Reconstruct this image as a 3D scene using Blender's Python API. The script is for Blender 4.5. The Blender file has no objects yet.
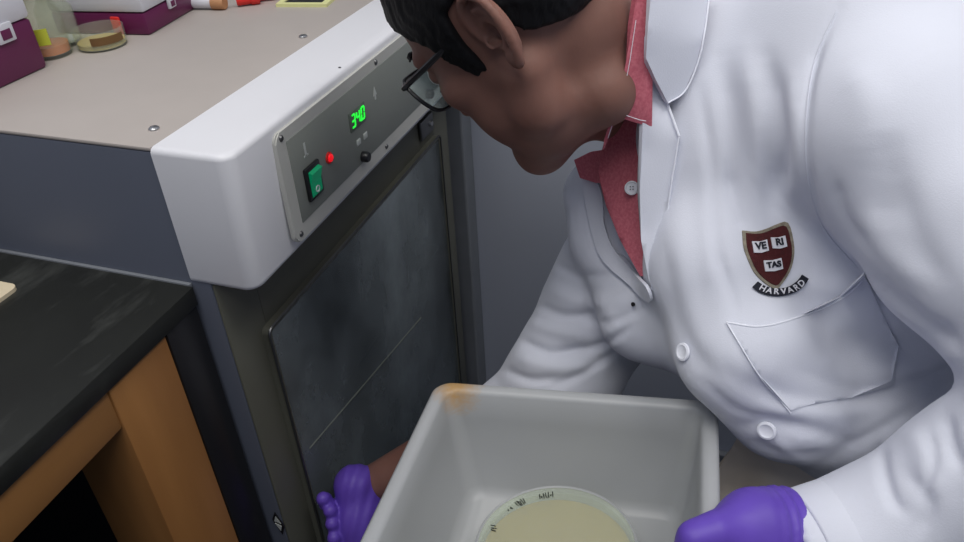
import bpy, bmesh, math, random
import numpy as np
from mathutils import Vector, Matrix
from mathutils.bvhtree import BVHTree
from mathutils.geometry import delaunay_2d_cdt
random.seed(7); np.random.seed(7)
SC = bpy.context.scene
COL = SC.collection

# ------------------------------------------------------------------ camera
F = 780.0
def _n(v): return v / np.linalg.norm(v)
_down = _n(np.array([66, 1130, 780.]))
_A = np.array([318, -511, 780.]); _A = _n(_A - _A.dot(_down) * _down)
AZ = -_down; AX = _A; AY = np.cross(AZ, AX)
if AY[0] > 0: AY = -AY
CAMH = 1.334
VM = np.stack([AX, AY, AZ])            # view frame (right, down, forward) -> world
cam = bpy.data.cameras.new('camera'); co = bpy.data.objects.new('camera', cam); COL.objects.link(co)
cam.sensor_fit = 'HORIZONTAL'; cam.sensor_width = 36; cam.lens = 36 * F / 964; cam.clip_start = 0.02
R3 = np.stack([VM @ [1, 0, 0], VM @ [0, -1, 0], VM @ [0, 0, -1]], 1)
M4 = Matrix([[*R3[i], 0] for i in range(3)] + [[0, 0, 0, 1]]); M4.translation = (0, 0, CAMH)
co.matrix_world = M4
cam.dof.use_dof = False
SC.camera = co
# ------------------------------------------------------------------ light and exposure
w = bpy.data.worlds.new('world'); SC.world = w; w.use_nodes = True
w.node_tree.nodes['Background'].inputs[0].default_value = (0.62, 0.72, 1.0, 1)
w.node_tree.nodes['Background'].inputs[1].default_value = 0.18
def area(name, loc, target, sx, sy, power, col):
    l = bpy.data.lights.new(name, 'AREA'); l.shape = 'RECTANGLE'; l.size = sx; l.size_y = sy; l.energy = power; l.color = col
    o = bpy.data.objects.new(name, l); COL.objects.link(o); o.location = loc
    o.rotation_euler = (Vector(target) - Vector(loc)).to_track_quat('-Z', 'Y').to_euler(); return o
area('ceiling_lamp', (0.55, -0.75, 2.75), (0.6, -0.3, 0.8), 1.2, 0.6, 18, (1, 0.98, 0.95))
area('ceiling_lamp', (0.1, 0.45, 2.75), (0.6, 0.2, 0.8), 1.4, 0.5, 16, (1, 0.98, 0.95))
area('ceiling_lamp', (-0.75, -0.15, 2.75), (0.5, -0.1, 0.8), 1.2, 0.5, 9, (1, 0.98, 0.95))
SC.view_settings.view_transform = 'Standard'; SC.view_settings.look = 'None'
SC.view_settings.exposure = -0.08; SC.view_settings.gamma = 1.0; SC.view_settings.use_curve_mapping = False

# ------------------------------------------------------------------ helpers
def V(px, py, d): return np.array([(px - 482) / F * d, (py - 271) / F * d, d])          # point in the view frame, metres
def W(v):
    r = VM @ np.asarray(v, float); return Vector((r[0], r[1], r[2] + CAMH))
def WN(a): return (VM @ np.asarray(a, float).T).T + np.array([0, 0, CAMH])
def inv(p): return VM.T @ (np.array(p, float) - np.array([0, 0, CAMH]))
CORN = np.array(W(V(150, 148, 0.68)))
cx, cy, cz = CORN

def mat(name, col, rough=0.5, metal=0.0, noise=0.0, nscale=20, bump=0.0, bscale=200, spec=0.5, sub=0.0, subr=(1, .3, .2), trans=0.0, alpha=1, emit=None, es=0, ior=1.45, col2=None, stretch=None, sheen=0):
    m = bpy.data.materials.new(name); m.use_nodes = True; nt = m.node_tree; b = nt.nodes['Principled BSDF']
    b.inputs['Base Color'].default_value = (*col, 1); b.inputs['Roughness'].default_value = rough; b.inputs['Metallic'].default_value = metal
    b.inputs['Specular IOR Level'].default_value = spec; b.inputs['Transmission Weight'].default_value = trans; b.inputs['Alpha'].default_value = alpha; b.inputs['IOR'].default_value = ior
    if sub: b.inputs['Subsurface Weight'].default_value = sub; b.inputs['Subsurface Radius'].default_value = subr; b.inputs['Subsurface Scale'].default_value = 0.01
    if sheen: b.inputs['Sheen Weight'].default_value = sheen
    if emit: b.inputs['Emission Color'].default_value = (*emit, 1); b.inputs['Emission Strength'].default_value = es
    tc = nt.nodes.new('ShaderNodeTexCoord'); mp = nt.nodes.new('ShaderNodeMapping'); nt.links.new(tc.outputs['Object'], mp.inputs['Vector'])
    if stretch: mp.inputs['Scale'].default_value = stretch
    n = nt.nodes.new('ShaderNodeTexNoise'); n.inputs['Scale'].default_value = nscale; n.inputs['Detail'].default_value = 6; nt.links.new(mp.outputs[0], n.inputs['Vector'])
    r = nt.nodes.new('ShaderNodeValToRGB'); c2 = col2 or tuple(max(0, c * (1 - noise)) for c in col)
    r.color_ramp.elements[0].position = 0.35; r.color_ramp.elements[1].position = 0.65
    r.color_ramp.elements[0].color = (*c2, 1); r.color_ramp.elements[1].color = (*col, 1)
    nt.links.new(n.outputs['Fac'], r.inputs['Fac']); nt.links.new(r.outputs['Color'], b.inputs['Base Color'])
    if bump:
        n2 = nt.nodes.new('ShaderNodeTexNoise'); n2.inputs['Scale'].default_value = bscale; n2.inputs['Detail'].default_value = 3; nt.links.new(mp.outputs[0], n2.inputs['Vector'])
        bp = nt.nodes.new('ShaderNodeBump'); bp.inputs['Strength'].default_value = bump; bp.inputs['Distance'].default_value = 0.002
        nt.links.new(n2.outputs['Fac'], bp.inputs['Height']); nt.links.new(bp.outputs['Normal'], b.inputs['Normal'])
    return m
def s2l(r, g, b): return tuple(((c / 255 + 0.055) / 1.055) ** 2.4 if c > 10 else c / 255 / 12.92 for c in (r, g, b))

MT = dict(
    wall=mat('wall_paint', s2l(172, 177, 190), 0.8, noise=0.05, nscale=3),
    floor=mat('floor_vinyl', s2l(60, 62, 60), 0.5, noise=0.2, nscale=8),
    trim=mat('trim_grey', s2l(122, 126, 132), 0.6, noise=0.1),
    top=mat('taupe_enamel', s2l(176, 168, 162), 0.45, noise=0.06, nscale=9),
    white=mat('white_enamel', s2l(226, 226, 230), 0.35, noise=0.02, nscale=5),
    side=mat('dark_blue_grey_enamel', s2l(92, 97, 110), 0.38, noise=0.06, nscale=4),
    front=mat('dark_olive_metal', s2l(96, 96, 86), 0.5, noise=0.12, nscale=6),
    panel=mat('grey_panel', s2l(132, 136, 130), 0.5, noise=0.04),
    bezel=mat('bezel', s2l(190, 190, 184), 0.4, noise=0.03),
    black=mat('black_plastic', (0.012, 0.012, 0.014), 0.35),
    gasket=mat('black_rubber', (0.02, 0.021, 0.022), 0.6),
    metal=mat('steel', (0.55, 0.55, 0.55), 0.3, metal=1.0, noise=0.1),
    dsteel=mat('dark_steel', (0.18, 0.18, 0.18), 0.4, metal=1.0),
    inner=mat('chamber_grey', s2l(70, 76, 76), 0.45, noise=0.2, nscale=7),
    bench=mat('black_epoxy', s2l(36, 37, 34), 0.42, noise=0.2, nscale=12),
    wood=mat('oak', s2l(160, 112, 64), 0.45, col2=s2l(134, 90, 48), nscale=14, stretch=(1, 1, 0.12), bump=0.05, bscale=60),
    woodh=mat('oak_rail', s2l(156, 110, 62), 0.45, col2=s2l(130, 88, 48), nscale=14, stretch=(0.12, 1, 1), bump=0.05, bscale=60),
    cream=mat('cream_card', s2l(220, 205, 175), 0.5),
    yellow=mat('pale_yellow_plastic', s2l(222, 222, 160), 0.5),
    purple=mat('magenta_plastic', s2l(98, 30, 74), 0.35, noise=0.05),
    lid=mat('white_plastic_lid', s2l(205, 205, 212), 0.35),
    red=mat('red_plastic', s2l(215, 45, 40), 0.4),
    tan=mat('tan_cap', s2l(185, 135, 95), 0.5, noise=0.1),
    orange=mat('orange_liquid', s2l(215, 115, 30), 0.15),
    amber=mat('amber_medium', s2l(190, 168, 95), 0.2, noise=0.1),
    brown=mat('brown_label', s2l(120, 88, 50), 0.6, noise=0.2),
    lime=mat('lime_label', s2l(190, 195, 60), 0.6),
    ledg=mat('green_display', (0.02, 0.9, 0.08), 0.5, emit=(0.03, 1.0, 0.06), es=0.7),
    switch=mat('green_switch', s2l(10, 130, 80), 0.25, emit=(0.0, 0.5, 0.25), es=0.15),
    ledr=mat('red_lamp', s2l(220, 20, 30), 0.2, emit=(1.0, 0.01, 0.02), es=0.6),
    panel2=mat('tinted_display', s2l(100, 108, 100), 0.4),
    print=mat('pale_print', s2l(190, 194, 190), 0.6),
    coat=mat('white_cotton', (0.70, 0.72, 0.80), 0.85, noise=0.03, nscale=6, bump=0.12, bscale=900, spec=0.2, sheen=0.15),
    glassline=mat('pale_line', s2l(120, 124, 116), 0.7),
    beige=mat('beige_cotton', s2l(225, 212, 196), 0.9, noise=0.05),
    thread=mat('white_thread', (0.86, 0.88, 0.95), 0.8, bump=0.1),
    shirt=mat('red_chambray', s2l(206, 118, 130), 0.85, col2=s2l(190, 98, 112), nscale=400, bump=0.15, bscale=700, spec=0.2),
    trouser=mat('khaki_cloth', s2l(120, 110, 96), 0.9, noise=0.1),
    shoe=mat('black_leather', (0.02, 0.018, 0.016), 0.4),
    skin=mat('brown_skin', s2l(134, 96, 84), 0.6, col2=s2l(118, 82, 72), nscale=18, sub=0.15, bump=0.06, bscale=500),
    hair=mat('black_hair', (0.006, 0.006, 0.007), 0.6, spec=0.2, bump=0.5, bscale=260, stretch=(1, 1, .35)),
    glove=mat('violet_nitrile', s2l(98, 70, 178), 0.5, noise=0.07, nscale=30, bump=0.08, bscale=150),
    button=mat('pearl_button', s2l(225, 228, 236), 0.3),
    hole=mat('button_thread_dark', s2l(120, 122, 130), 0.6),
    crimson=mat('crimson_thread', s2l(76, 20, 23), 0.8, noise=0.25, nscale=300, bump=0.3, bscale=900),
    gold=mat('dull_gold_thread', s2l(150, 142, 125), 0.8, noise=0.35, nscale=300),
    navy=mat('black_thread', s2l(26, 28, 40), 0.8),
    bookw=mat('white_embroidery', s2l(215, 215, 222), 0.8),
    ink=mat('black_ink', s2l(35, 38, 35), 0.6),
    agar=mat('yellow_agar', s2l(172, 148, 58), 0.3, noise=0.06, nscale=10, sub=0.1, subr=(1, 1, .6)),
    eyew=mat('eye_white', (0.8, 0.78, 0.75), 0.2), iris=mat('dark_iris', (0.02, 0.01, 0.008), 0.1),
)
def glassy(name, col, alpha, rough=0.05):
    """thin clear sheet: a see-through body with real gloss on it"""
    m = bpy.data.materials.new(name); m.use_nodes = True; nt = m.node_tree; nt.nodes.clear()
    o = nt.nodes.new('ShaderNodeOutputMaterial'); t = nt.nodes.new('ShaderNodeBsdfTransparent'); t.inputs[0].default_value = (*col, 1)
    p = nt.nodes.new('ShaderNodeBsdfPrincipled'); p.inputs['Base Color'].default_value = (*col, 1); p.inputs['Roughness'].default_value = rough
    mx = nt.nodes.new('ShaderNodeMixShader'); mx.inputs[0].default_value = alpha
    nt.links.new(t.outputs[0], mx.inputs[1]); nt.links.new(p.outputs[0], mx.inputs[2]); nt.links.new(mx.outputs[0], o.inputs[0])
    return m, nt, mx, p
MT['jarglass'] = glassy('jar_glass', (0.92, 0.94, 0.88), 0.11, 0.08)[0]
MT['lens'] = glassy('spectacle_lens', (0.85, 0.92, 0.92), 0.22, 0.03)[0]
MT['dish'] = glassy('clear_polystyrene', (0.9, 0.93, 0.88), 0.17, 0.15)[0]
# dusty dark door glass
m, nt, mx, p = glassy('smoky_door_glass', (0.6, 0.64, 0.65), 0.5, 0.25); MT['doorglass'] = m
tc = nt.nodes.new('ShaderNodeTexCoord'); mp = nt.nodes.new('ShaderNodeMapping'); mp.inputs['Scale'].default_value = (4, 4, 2.6)
n = nt.nodes.new('ShaderNodeTexNoise'); n.inputs['Scale'].default_value = 1.0; n.inputs['Detail'].default_value = 8; n.inputs['Roughness'].default_value = 0.62
r = nt.nodes.new('ShaderNodeValToRGB'); r.color_ramp.elements[0].position = 0.32; r.color_ramp.elements[1].position = 0.72
r.color_ramp.elements[0].color = (0.07, 0.08, 0.085, 1); r.color_ramp.elements[1].color = (0.46, 0.52, 0.55, 1)
nt.links.new(tc.outputs['Object'], mp.inputs[0]); nt.links.new(mp.outputs[0], n.inputs['Vector']); nt.links.new(n.outputs['Fac'], r.inputs[0]); nt.links.new(r.outputs[0], p.inputs['Base Color'])
# worn bench top: pale rubbed scuffs
m = MT['bench']; nt = m.node_tree; b = nt.nodes['Principled BSDF']; old = b.inputs['Base Color'].links[0].from_socket
tc = nt.nodes.new('ShaderNodeTexCoord'); mp = nt.nodes.new('ShaderNodeMapping'); mp.inputs['Scale'].default_value = (3.0, 9, 3); mp.inputs['Rotation'].default_value = (0, 0, 0.35)
n = nt.nodes.new('ShaderNodeTexNoise'); n.inputs['Scale'].default_value = 2.4; n.inputs['Detail'].default_value = 9; n.inputs['Roughness'].default_value = 0.65
r = nt.nodes.new('ShaderNodeValToRGB'); r.color_ramp.elements[0].position = 0.52; r.color_ramp.elements[1].position = 0.85; r.color_ramp.elements[1].color = (.35, .35, .35, 1)
mixc = nt.nodes.new('ShaderNodeMixRGB'); mixc.inputs[2].default_value = (*s2l(120, 122, 118), 1)
nt.links.new(tc.outputs['Object'], mp.inputs[0]); nt.links.new(mp.outputs[0], n.inputs['Vector']); nt.links.new(n.outputs['Fac'], r.inputs[0]); nt.links.new(r.outputs[0], mixc.inputs[0]); nt.links.new(old, mixc.inputs[1]); nt.links.new(mixc.outputs[0], b.inputs['Base Color'])
# milky polypropylene
def milky(name, col):
    m = bpy.data.materials.new(name); m.use_nodes = True; nt = m.node_tree; nt.nodes.clear()
    o = nt.nodes.new('ShaderNodeOutputMaterial'); p = nt.nodes.new('ShaderNodeBsdfPrincipled'); p.inputs['Base Color'].default_value = (*col, 1); p.inputs['Roughness'].default_value = 0.35
    t = nt.nodes.new('ShaderNodeBsdfTranslucent'); t.inputs[0].default_value = (*col, 1); mx = nt.nodes.new('ShaderNodeMixShader'); mx.inputs[0].default_value = 0.3
    tc = nt.nodes.new('ShaderNodeTexCoord'); n = nt.nodes.new('ShaderNodeTexNoise'); n.inputs['Scale'].default_value = 7; n.inputs['Detail'].default_value = 5
    r = nt.nodes.new('ShaderNodeValToRGB'); r.color_ramp.elements[0].color = (*(c * 0.9 for c in col), 1); r.color_ramp.elements[1].color = (*col, 1)
    nt.links.new(tc.outputs['Object'], n.inputs[0]); nt.links.new(n.outputs[0], r.inputs[0]); nt.links.new(r.outputs[0], p.inputs['Base Color'])
    nt.links.new(p.outputs[0], mx.inputs[1]); nt.links.new(t.outputs[0], mx.inputs[2]); nt.links.new(mx.outputs[0], o.inputs[0]); return m
def stain(m, loc, rad, col):
    nt = m.node_tree; p = nt.nodes['Principled BSDF']; old = p.inputs['Base Color'].links[0].from_socket
    g = nt.nodes.new('ShaderNodeNewGeometry'); vm = nt.nodes.new('ShaderNodeVectorMath'); vm.operation = 'DISTANCE'; vm.inputs[1].default_value = loc
    n = nt.nodes.new('ShaderNodeTexNoise'); n.inputs['Scale'].default_value = 60; ad = nt.nodes.new('ShaderNodeMath'); ad.operation = 'MULTIPLY_ADD'; ad.inputs[1].default_value = .02
    mr = nt.nodes.new('ShaderNodeMapRange'); mr.inputs[1].default_value = rad * 1.2; mr.inputs[2].default_value = rad * .5; mx = nt.nodes.new('ShaderNodeMixRGB'); mx.inputs[2].default_value = (*col, 1)
    nt.links.new(g.outputs['Position'], vm.inputs[0]); nt.links.new(n.outputs['Fac'], ad.inputs[0]); nt.links.new(vm.outputs['Value'], ad.inputs[2]); nt.links.new(ad.outputs[0], mr.inputs[0]); nt.links.new(mr.outputs[0], mx.inputs[0]); nt.links.new(old, mx.inputs[1]); nt.links.new(mx.outputs[0], p.inputs['Base Color'])
MT['tub'] = milky('milky_polypropylene', (0.56, 0.575, 0.585))

# --- objects
def link(name, me, material, parent=None, smooth=True, angle=None):
    o = bpy.data.objects.new(name, me); COL.objects.link(o)
    if material and not me.materials: me.materials.append(material)
    if smooth:
        me.shade_smooth()
        if angle: me.set_sharp_from_angle(angle=math.radians(angle))
    if parent is not None: o.parent = parent; o.matrix_parent_inverse = parent.matrix_world.inverted()
    return o
def empty(name, loc, label=None, cat=None, group=None):
    o = bpy.data.objects.new(name, None); COL.objects.link(o); o.location = loc; o.empty_display_size = 0.05
    o.matrix_world = Matrix.Translation(Vector(loc)); tag(o, label, cat, group); return o
def tag(o, label=None, cat=None, group=None, kind=None):
    if label: o['label'] = label
    if cat: o['category'] = cat
    if group: o['group'] = group
    if kind: o['kind'] = kind
    return o
def fin(bm, name, material, parent=None, smooth=True, angle=35):
    me = bpy.data.meshes.new(name); bmesh.ops.recalc_face_normals(bm, faces=bm.faces); bm.to_mesh(me); bm.free(); return link(name, me, material, parent, smooth, angle)
def box(bm, x0, x1, y0, y1, z0, z1, bev=0.0, seg=2):
    b2 = bmesh.new(); bmesh.ops.create_cube(b2, size=1)
    for v in b2.verts: v.co = ((x0 + x1) / 2 + v.co.x * (x1 - x0), (y0 + y1) / 2 + v.co.y * (y1 - y0), (z0 + z1) / 2 + v.co.z * (z1 - z0))
    if bev: bmesh.ops.bevel(b2, geom=b2.edges[:], offset=bev, segments=seg, affect='EDGES', profile=0.5)
    me = bpy.data.meshes.new('t'); b2.to_mesh(me); b2.free(); bm.from_mesh(me); bpy.data.meshes.remove(me)
def boxo(name, m, x0, x1, y0, y1, z0, z1, bev=0.002, parent=None):
    bm = bmesh.new(); box(bm, x0, x1, y0, y1, z0, z1, bev); return fin(bm, name, m, parent)
def poly_extrude(pts, axis, a, b, bm=None):
    """outline pts (u,v) extruded along axis (0 x,1 y,2 z) from a to b"""
    bm = bm or bmesh.new(); n = len(pts)
    def mk(u, v, t): return {0: (t, u, v), 1: (u, t, v), 2: (u, v, t)}[axis]
    A = [bm.verts.new(mk(u, v, a)) for u, v in pts]; B = [bm.verts.new(mk(u, v, b)) for u, v in pts]
    bm.faces.new(A); bm.faces.new(B[::-1])
    for i in range(n): bm.faces.new((A[i], A[(i + 1) % n], B[(i + 1) % n], B[i]))
    return bm
def rrect(x0, x1, y0, y1, r, seg=5):
    out = []
    for (ax, ay, s) in ((x1 - r, y0 + r, -90), (x1 - r, y1 - r, 0), (x0 + r, y1 - r, 90), (x0 + r, y0 + r, 180)):
        for k in range(seg + 1):
            t = math.radians(s + 90 * k / seg); out.append((ax + r * math.cos(t), ay + r * math.sin(t)))
    return out
def lathe(bm, prof, c, axis=Vector((0, 0, 1)), n=40, close=False):
    """prof: (radius, height) pairs"""
    q = Vector((0, 0, 1)).rotation_difference(Vector(axis).normalized()); rows = []
    for r, h in prof:
        if r < 1e-6: rows.append([bm.verts.new(Vector(c) + q @ Vector((0, 0, h)))])
        else: rows.append([bm.verts.new(Vector(c) + q @ Vector((r * math.cos(2 * math.pi * k / n), r * math.sin(2 * math.pi * k / n), h))) for k in range(n)])
    pr = list(zip(rows, rows[1:])) + ([(rows[-1], rows[0])] if close else [])
    for A, B in pr:
        for k in range(n):
            a0, a1 = A[k % len(A)], A[(k + 1) % len(A)]; b0, b1 = B[k % len(B)], B[(k + 1) % len(B)]
            vs = []
            for v in (a0, a1, b1, b0):
                if v not in vs: vs.append(v)
            if len(vs) > 2: bm.faces.new(vs)
def tube(bm, pts, r, n=8):
    pts = [Vector(p) for p in pts]; rows = []; rr = r if isinstance(r, (list, tuple)) else [r] * len(pts); up = None
    for i, p in enumerate(pts):
        t = (pts[min(i + 1, len(pts) - 1)] - pts[max(i - 1, 0)]).normalized()
        if up is None: up = t.orthogonal().normalized()
        up = (up - up.dot(t) * t).normalized(); s = t.cross(up)
        rows.append([bm.verts.new(p + (up * math.cos(2 * math.pi * k / n) + s * math.sin(2 * math.pi * k / n)) * rr[i]) for k in range(n)])
    for A, B in zip(rows, rows[1:]):
        for k in range(n): bm.faces.new((A[k], A[(k + 1) % n], B[(k + 1) % n], B[k]))
    bm.faces.new(rows[0][::-1]); bm.faces.new(rows[-1])
def smoothline(pts, n=8):
    pts = [np.array(p, float) for p in pts]
    if len(pts) < 3: return [pts[0] + (pts[1] - pts[0]) * i / n for i in range(n + 1)]
    P = [2 * pts[0] - pts[1]] + pts + [2 * pts[-1] - pts[-2]]; out = []
    for i in range(1, len(P) - 2):
        a, b, c, d = P[i - 1:i + 3]
        for k in range(n):
            t = k / n; out.append(0.5 * ((2 * b) + (-a + c) * t + (2 * a - 5 * b + 4 * c - d) * t * t + (-a + 3 * b - 3 * c + d) * t ** 3))
    out.append(pts[-1]); return out
def textmesh(s, size, depth=0.0005, bold=0.0, shear=0):
    c = bpy.data.curves.new('t', 'FONT'); c.body = s; c.size = size; c.extrude = depth / 2; c.align_x = 'CENTER'; c.align_y = 'CENTER'; c.offset = bold; c.shear = shear
    o = bpy.data.objects.new('t', c); COL.objects.link(o); dg = bpy.context.evaluated_depsgraph_get(); dg.update()
    me = bpy.data.meshes.new_from_object(o.evaluated_get(dg)); bpy.data.objects.remove(o); bpy.data.curves.remove(c); return me

# --- implicit surfaces (view frame, metres)
def cone(P, a, b, ra, rb):
    a = np.asarray(a, np.float32); b = np.asarray(b, np.float32); d = b - a
    t = np.clip(((P - a) @ d) / max(d @ d, 1e-9), 0, 1); return np.linalg.norm(P - a - t[:, None] * d, axis=1) - (ra + (rb - ra) * t)
def ell(P, c, rad, R=None):
    q = P - np.asarray(c, np.float32)
    if R is not None: q = q @ R
    rad = np.asarray(rad, np.float32); k0 = np.linalg.norm(q / rad, axis=1); k1 = np.linalg.norm(q / rad ** 2, axis=1) + 1e-6; return k0 * (k0 - 1) / k1
def smin(a, b, k):
    h = np.clip(0.5 + 0.5 * (b - a) / k, 0, 1); return b + (a - b) * h - k * h * (1 - h)
def smax(a, b, k): return -smin(-a, -b, k)
def chain(P, pts, k=0.01, px=True):
    d = None
    for a, b in zip(pts, pts[1:]):
        A, B = (V(*a[:3]), V(*b[:3])) if px else (np.array(a[:3]), np.array(b[:3]))
        c = cone(P, A, B, a[3], b[3]); d = c if d is None else smin(d, c, k)
    return d
def nets(fn, lo, hi, h):
    lo = np.array(lo, np.float32); dims = np.ceil((np.array(hi) - lo) / h).astype(int) + 1
    ax = [lo[i] + h * np.arange(dims[i], dtype=np.float32) for i in range(3)]
    Fv = np.empty(dims, np.float32)
    for i0 in range(0, dims[0], 24):
        g = np.stack(np.meshgrid(ax[0][i0:i0 + 24], ax[1], ax[2], indexing='ij'), -1); Fv[i0:i0 + 24] = fn(g.reshape(-1, 3)).reshape(g.shape[:3])
    S = Fv < 0
    c = [S[i:dims[0] - 1 + i, j:dims[1] - 1 + j, k:dims[2] - 1 + k] for i in (0, 1) for j in (0, 1) for k in (0, 1)]
    cnt = sum(x.astype(np.int8) for x in c); act = (cnt > 0) & (cnt < 8); idx = np.full(act.shape, -1, np.int64); cells = np.argwhere(act); idx[act] = np.arange(len(cells))
    acc = np.zeros((len(cells), 3)); num = np.zeros(len(cells))
    cr = [(i, j, k) for i in (0, 1) for j in (0, 1) for k in (0, 1)]
    for a in cr:
        for d in range(3):
            if a[d]: continue
            b = list(a); b[d] = 1; fa = Fv[tuple((cells + a).T)]; fb = Fv[tuple((cells + b).T)]; m = (fa < 0) != (fb < 0)
            t = np.where(m, fa / np.where(m, fa - fb, 1), 0); p = np.tile(np.array(a, float), (len(cells), 1)); p[:, d] = t; acc += p * m[:, None]; num += m
    verts = lo + h * (cells + acc / num[:, None]); faces = []
    for d in range(3):
        e = [1, 2] if d == 0 else ([2, 0] if d == 1 else [0, 1]); sh = [slice(None)] * 3; sh2 = [slice(None)] * 3; sh[d] = slice(0, -1); sh2[d] = slice(1, None)
        s0, s1 = S[tuple(sh)], S[tuple(sh2)]; ed = np.argwhere(s0 != s1); ok = (ed[:, e[0]] > 0) & (ed[:, e[1]] > 0) & (ed[:, e[0]] < dims[e[0]] - 1) & (ed[:, e[1]] < dims[e[1]] - 1); ed = ed[ok]
        u = np.zeros(3, int); u[e[0]] = 1; v = np.zeros(3, int); v[e[1]] = 1
        q = np.stack([idx[tuple((ed - o).T)] for o in (u + v, v, 0 * u, u)], 1); fl = ~s0[tuple(ed.T)]; q[fl] = q[fl][:, ::-1]; faces.append(q)
    return verts, np.concatenate(faces)
def relax(v, f, it, lam=0.5):
    v = v.copy(); e = np.concatenate([f[:, [0, 1]], f[:, [1, 2]], f[:, [2, 3]], f[:, [3, 0]]]); n = len(v)
    deg = np.bincount(np.concatenate([e[:, 0], e[:, 1]]), minlength=n)[:, None]
    for s in range(it):
        a = np.stack([np.bincount(e[:, 0], v[e[:, 1], i], n) + np.bincount(e[:, 1], v[e[:, 0], i], n) for i in range(3)], 1) / np.maximum(deg, 1)
        v += (lam if s % 2 == 0 else -lam * 1.02) * (a - v)
    return v
def vnorm(v, f):
    fn = np.cross(v[f[:, 2]] - v[f[:, 0]], v[f[:, 3]] - v[f[:, 1]]); n = np.zeros_like(v)
    for k in range(4):
        for i in range(3): n[:, i] += np.bincount(f[:, k], fn[:, i], len(v))
    return n / (np.linalg.norm(n, axis=1, keepdims=True) + 1e-12)
def subdiv(v, f):
    e = np.sort(np.concatenate([f[:, [0, 1]], f[:, [1, 2]], f[:, [2, 3]], f[:, [3, 0]]]), 1); ue, invx = np.unique(e, axis=0, return_inverse=True); invx = invx.reshape(4, -1)
    n = len(v); ne = len(ue); em = v[ue].mean(1); fm = v[f].mean(1); vv = np.concatenate([v, em, fm]); fi = n + ne + np.arange(len(f))
    q = [np.stack([f[:, k], n + invx[k], fi, n + invx[(k - 1) % 4]], 1) for k in range(4)]
    return vv, np.concatenate(q)
def build(name, v, f, material, parent):
    me = bpy.data.meshes.new(name); me.from_pydata(WN(v).tolist(), [], f.tolist()); me.update(); return link(name, me, material, parent)
def seg_dist(px, py, pts):
    best = np.full(px.shape, 1e9); side = np.zeros(px.shape); tt = np.zeros(px.shape); L = 0; ls = [np.hypot(b[0] - a[0], b[1] - a[1]) for a, b in zip(pts, pts[1:])]; tot = sum(ls)
    for (a, b), l in zip(zip(pts, pts[1:]), ls):
        dx, dy = b[0] - a[0], b[1] - a[1]; t = np.clip(((px - a[0]) * dx + (py - a[1]) * dy) / (l * l), 0, 1); d = np.hypot(px - a[0] - t * dx, py - a[1] - t * dy)
        m = d < best; best = np.where(m, d, best); side = np.where(m, np.sign(dx * (py - a[1]) - dy * (px - a[0])), side); tt = np.where(m, (L + t * l) / tot, tt); L += l
    return best, side, tt

# ================================================================== ROOM
bm = bmesh.new(); box(bm, -1.6, cx + 0.75, -2.2, cy + 0.75, -0.05, 0.0); tag(fin(bm, 'floor', MT['floor'], smooth=False), kind='structure')
bm = bmesh.new(); box(bm, -1.6, cx + 0.75, cy + 0.66, cy + 0.72, 0, 2.9); tag(fin(bm, 'wall_back', MT['wall'], smooth=False), kind='structure')
bm = bmesh.new(); box(bm, cx + 0.70, cx + 0.76, -2.2, cy + 0.72, 0, 2.9); tag(fin(bm, 'wall_right', MT['wall'], smooth=False), kind='structure')
bm = bmesh.new(); box(bm, cx + 0.655, cx + 0.70, cy - 0.035, cy + 0.66, 0, 2.9, 0.004); tag(fin(bm, 'trim_1', MT['trim'], smooth=False), kind='structure')
bm = bmesh.new(); box(bm, cx + 0.685, cx + 0.70, -2.2, cy - 0.035, 0, 0.1, 0.003); tag(fin(bm, 'baseboard_right', MT['trim'], smooth=False), kind='structure')

# ================================================================== INCUBATOR
IW = 0.615; yb = cy - 0.021; yf = cy - 0.080; IBACK = cy + 0.60; IZ0 = 0.06
inc = empty('incubator', (cx + IW / 2, cy + 0.25, 0), 'grey laboratory incubator with white control header and dark glass door', 'incubator')
bm = bmesh.new(); T = 0.035
z1 = cz - 0.004
box(bm, cx, cx + T, yb, IBACK, IZ0, z1, 0.002); box(bm, cx + IW - T, cx + IW, yb, IBACK, IZ0, z1, 0.002); box(bm, cx + T, cx + IW - T, IBACK - T, IBACK, IZ0, z1)
box(bm, cx + T, cx + IW - T, yb + 0.001, IBACK - T, cz - 0.20, cz - 0.05); box(bm, cx + T, cx + IW - T, yb + 0.001, IBACK - T, IZ0, IZ0 + 0.10)
fin(bm, 'cabinet', MT['side'], inc)
boxo('top_panel', MT['top'], cx, cx + IW, cy + 0.0005, IBACK, cz - 0.004, cz, 0.0015, inc)
# front frame (stile left, stile right, rail top, rail bottom)
bm = bmesh.new(); yq = yb - 0.003
box(bm, cx + 0.001, cx + 0.06, yq, yb, IZ0, cz - 0.145, 0.001); box(bm, cx + 0.56, cx + IW - 0.001, yq, yb, IZ0, cz - 0.145, 0.001)
box(bm, cx + 0.06, cx + 0.56, yq, yb, cz - 0.245, cz - 0.145, 0.001); box(bm, cx + 0.06, cx + 0.56, yq, yb, IZ0, IZ0 + 0.10, 0.001)
fin(bm, 'front_frame', MT['front'], inc)
# chamber liner + shelf
bm = bmesh.new(); cz0 = IZ0 + 0.10; cz1 = cz - 0.20
box(bm, cx + T, cx + T + 0.004, yb + .002, IBACK - T, cz0, cz1); box(bm, cx + IW - T - 0.004, cx + IW - T, yb + .002, IBACK - T, cz0, cz1); box(bm, cx + T, cx + IW - T, IBACK - T - 0.004, IBACK - T, cz0, cz1)
fin(bm, 'chamber_liner', MT['inner'], inc)
sh = boxo('shelf', MT['metal'], cx + 0.045, cx + IW - 0.045, yb + 0.012, IBACK - 0.06, cz - 0.462, cz - 0.455, 0.001, inc)

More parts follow.
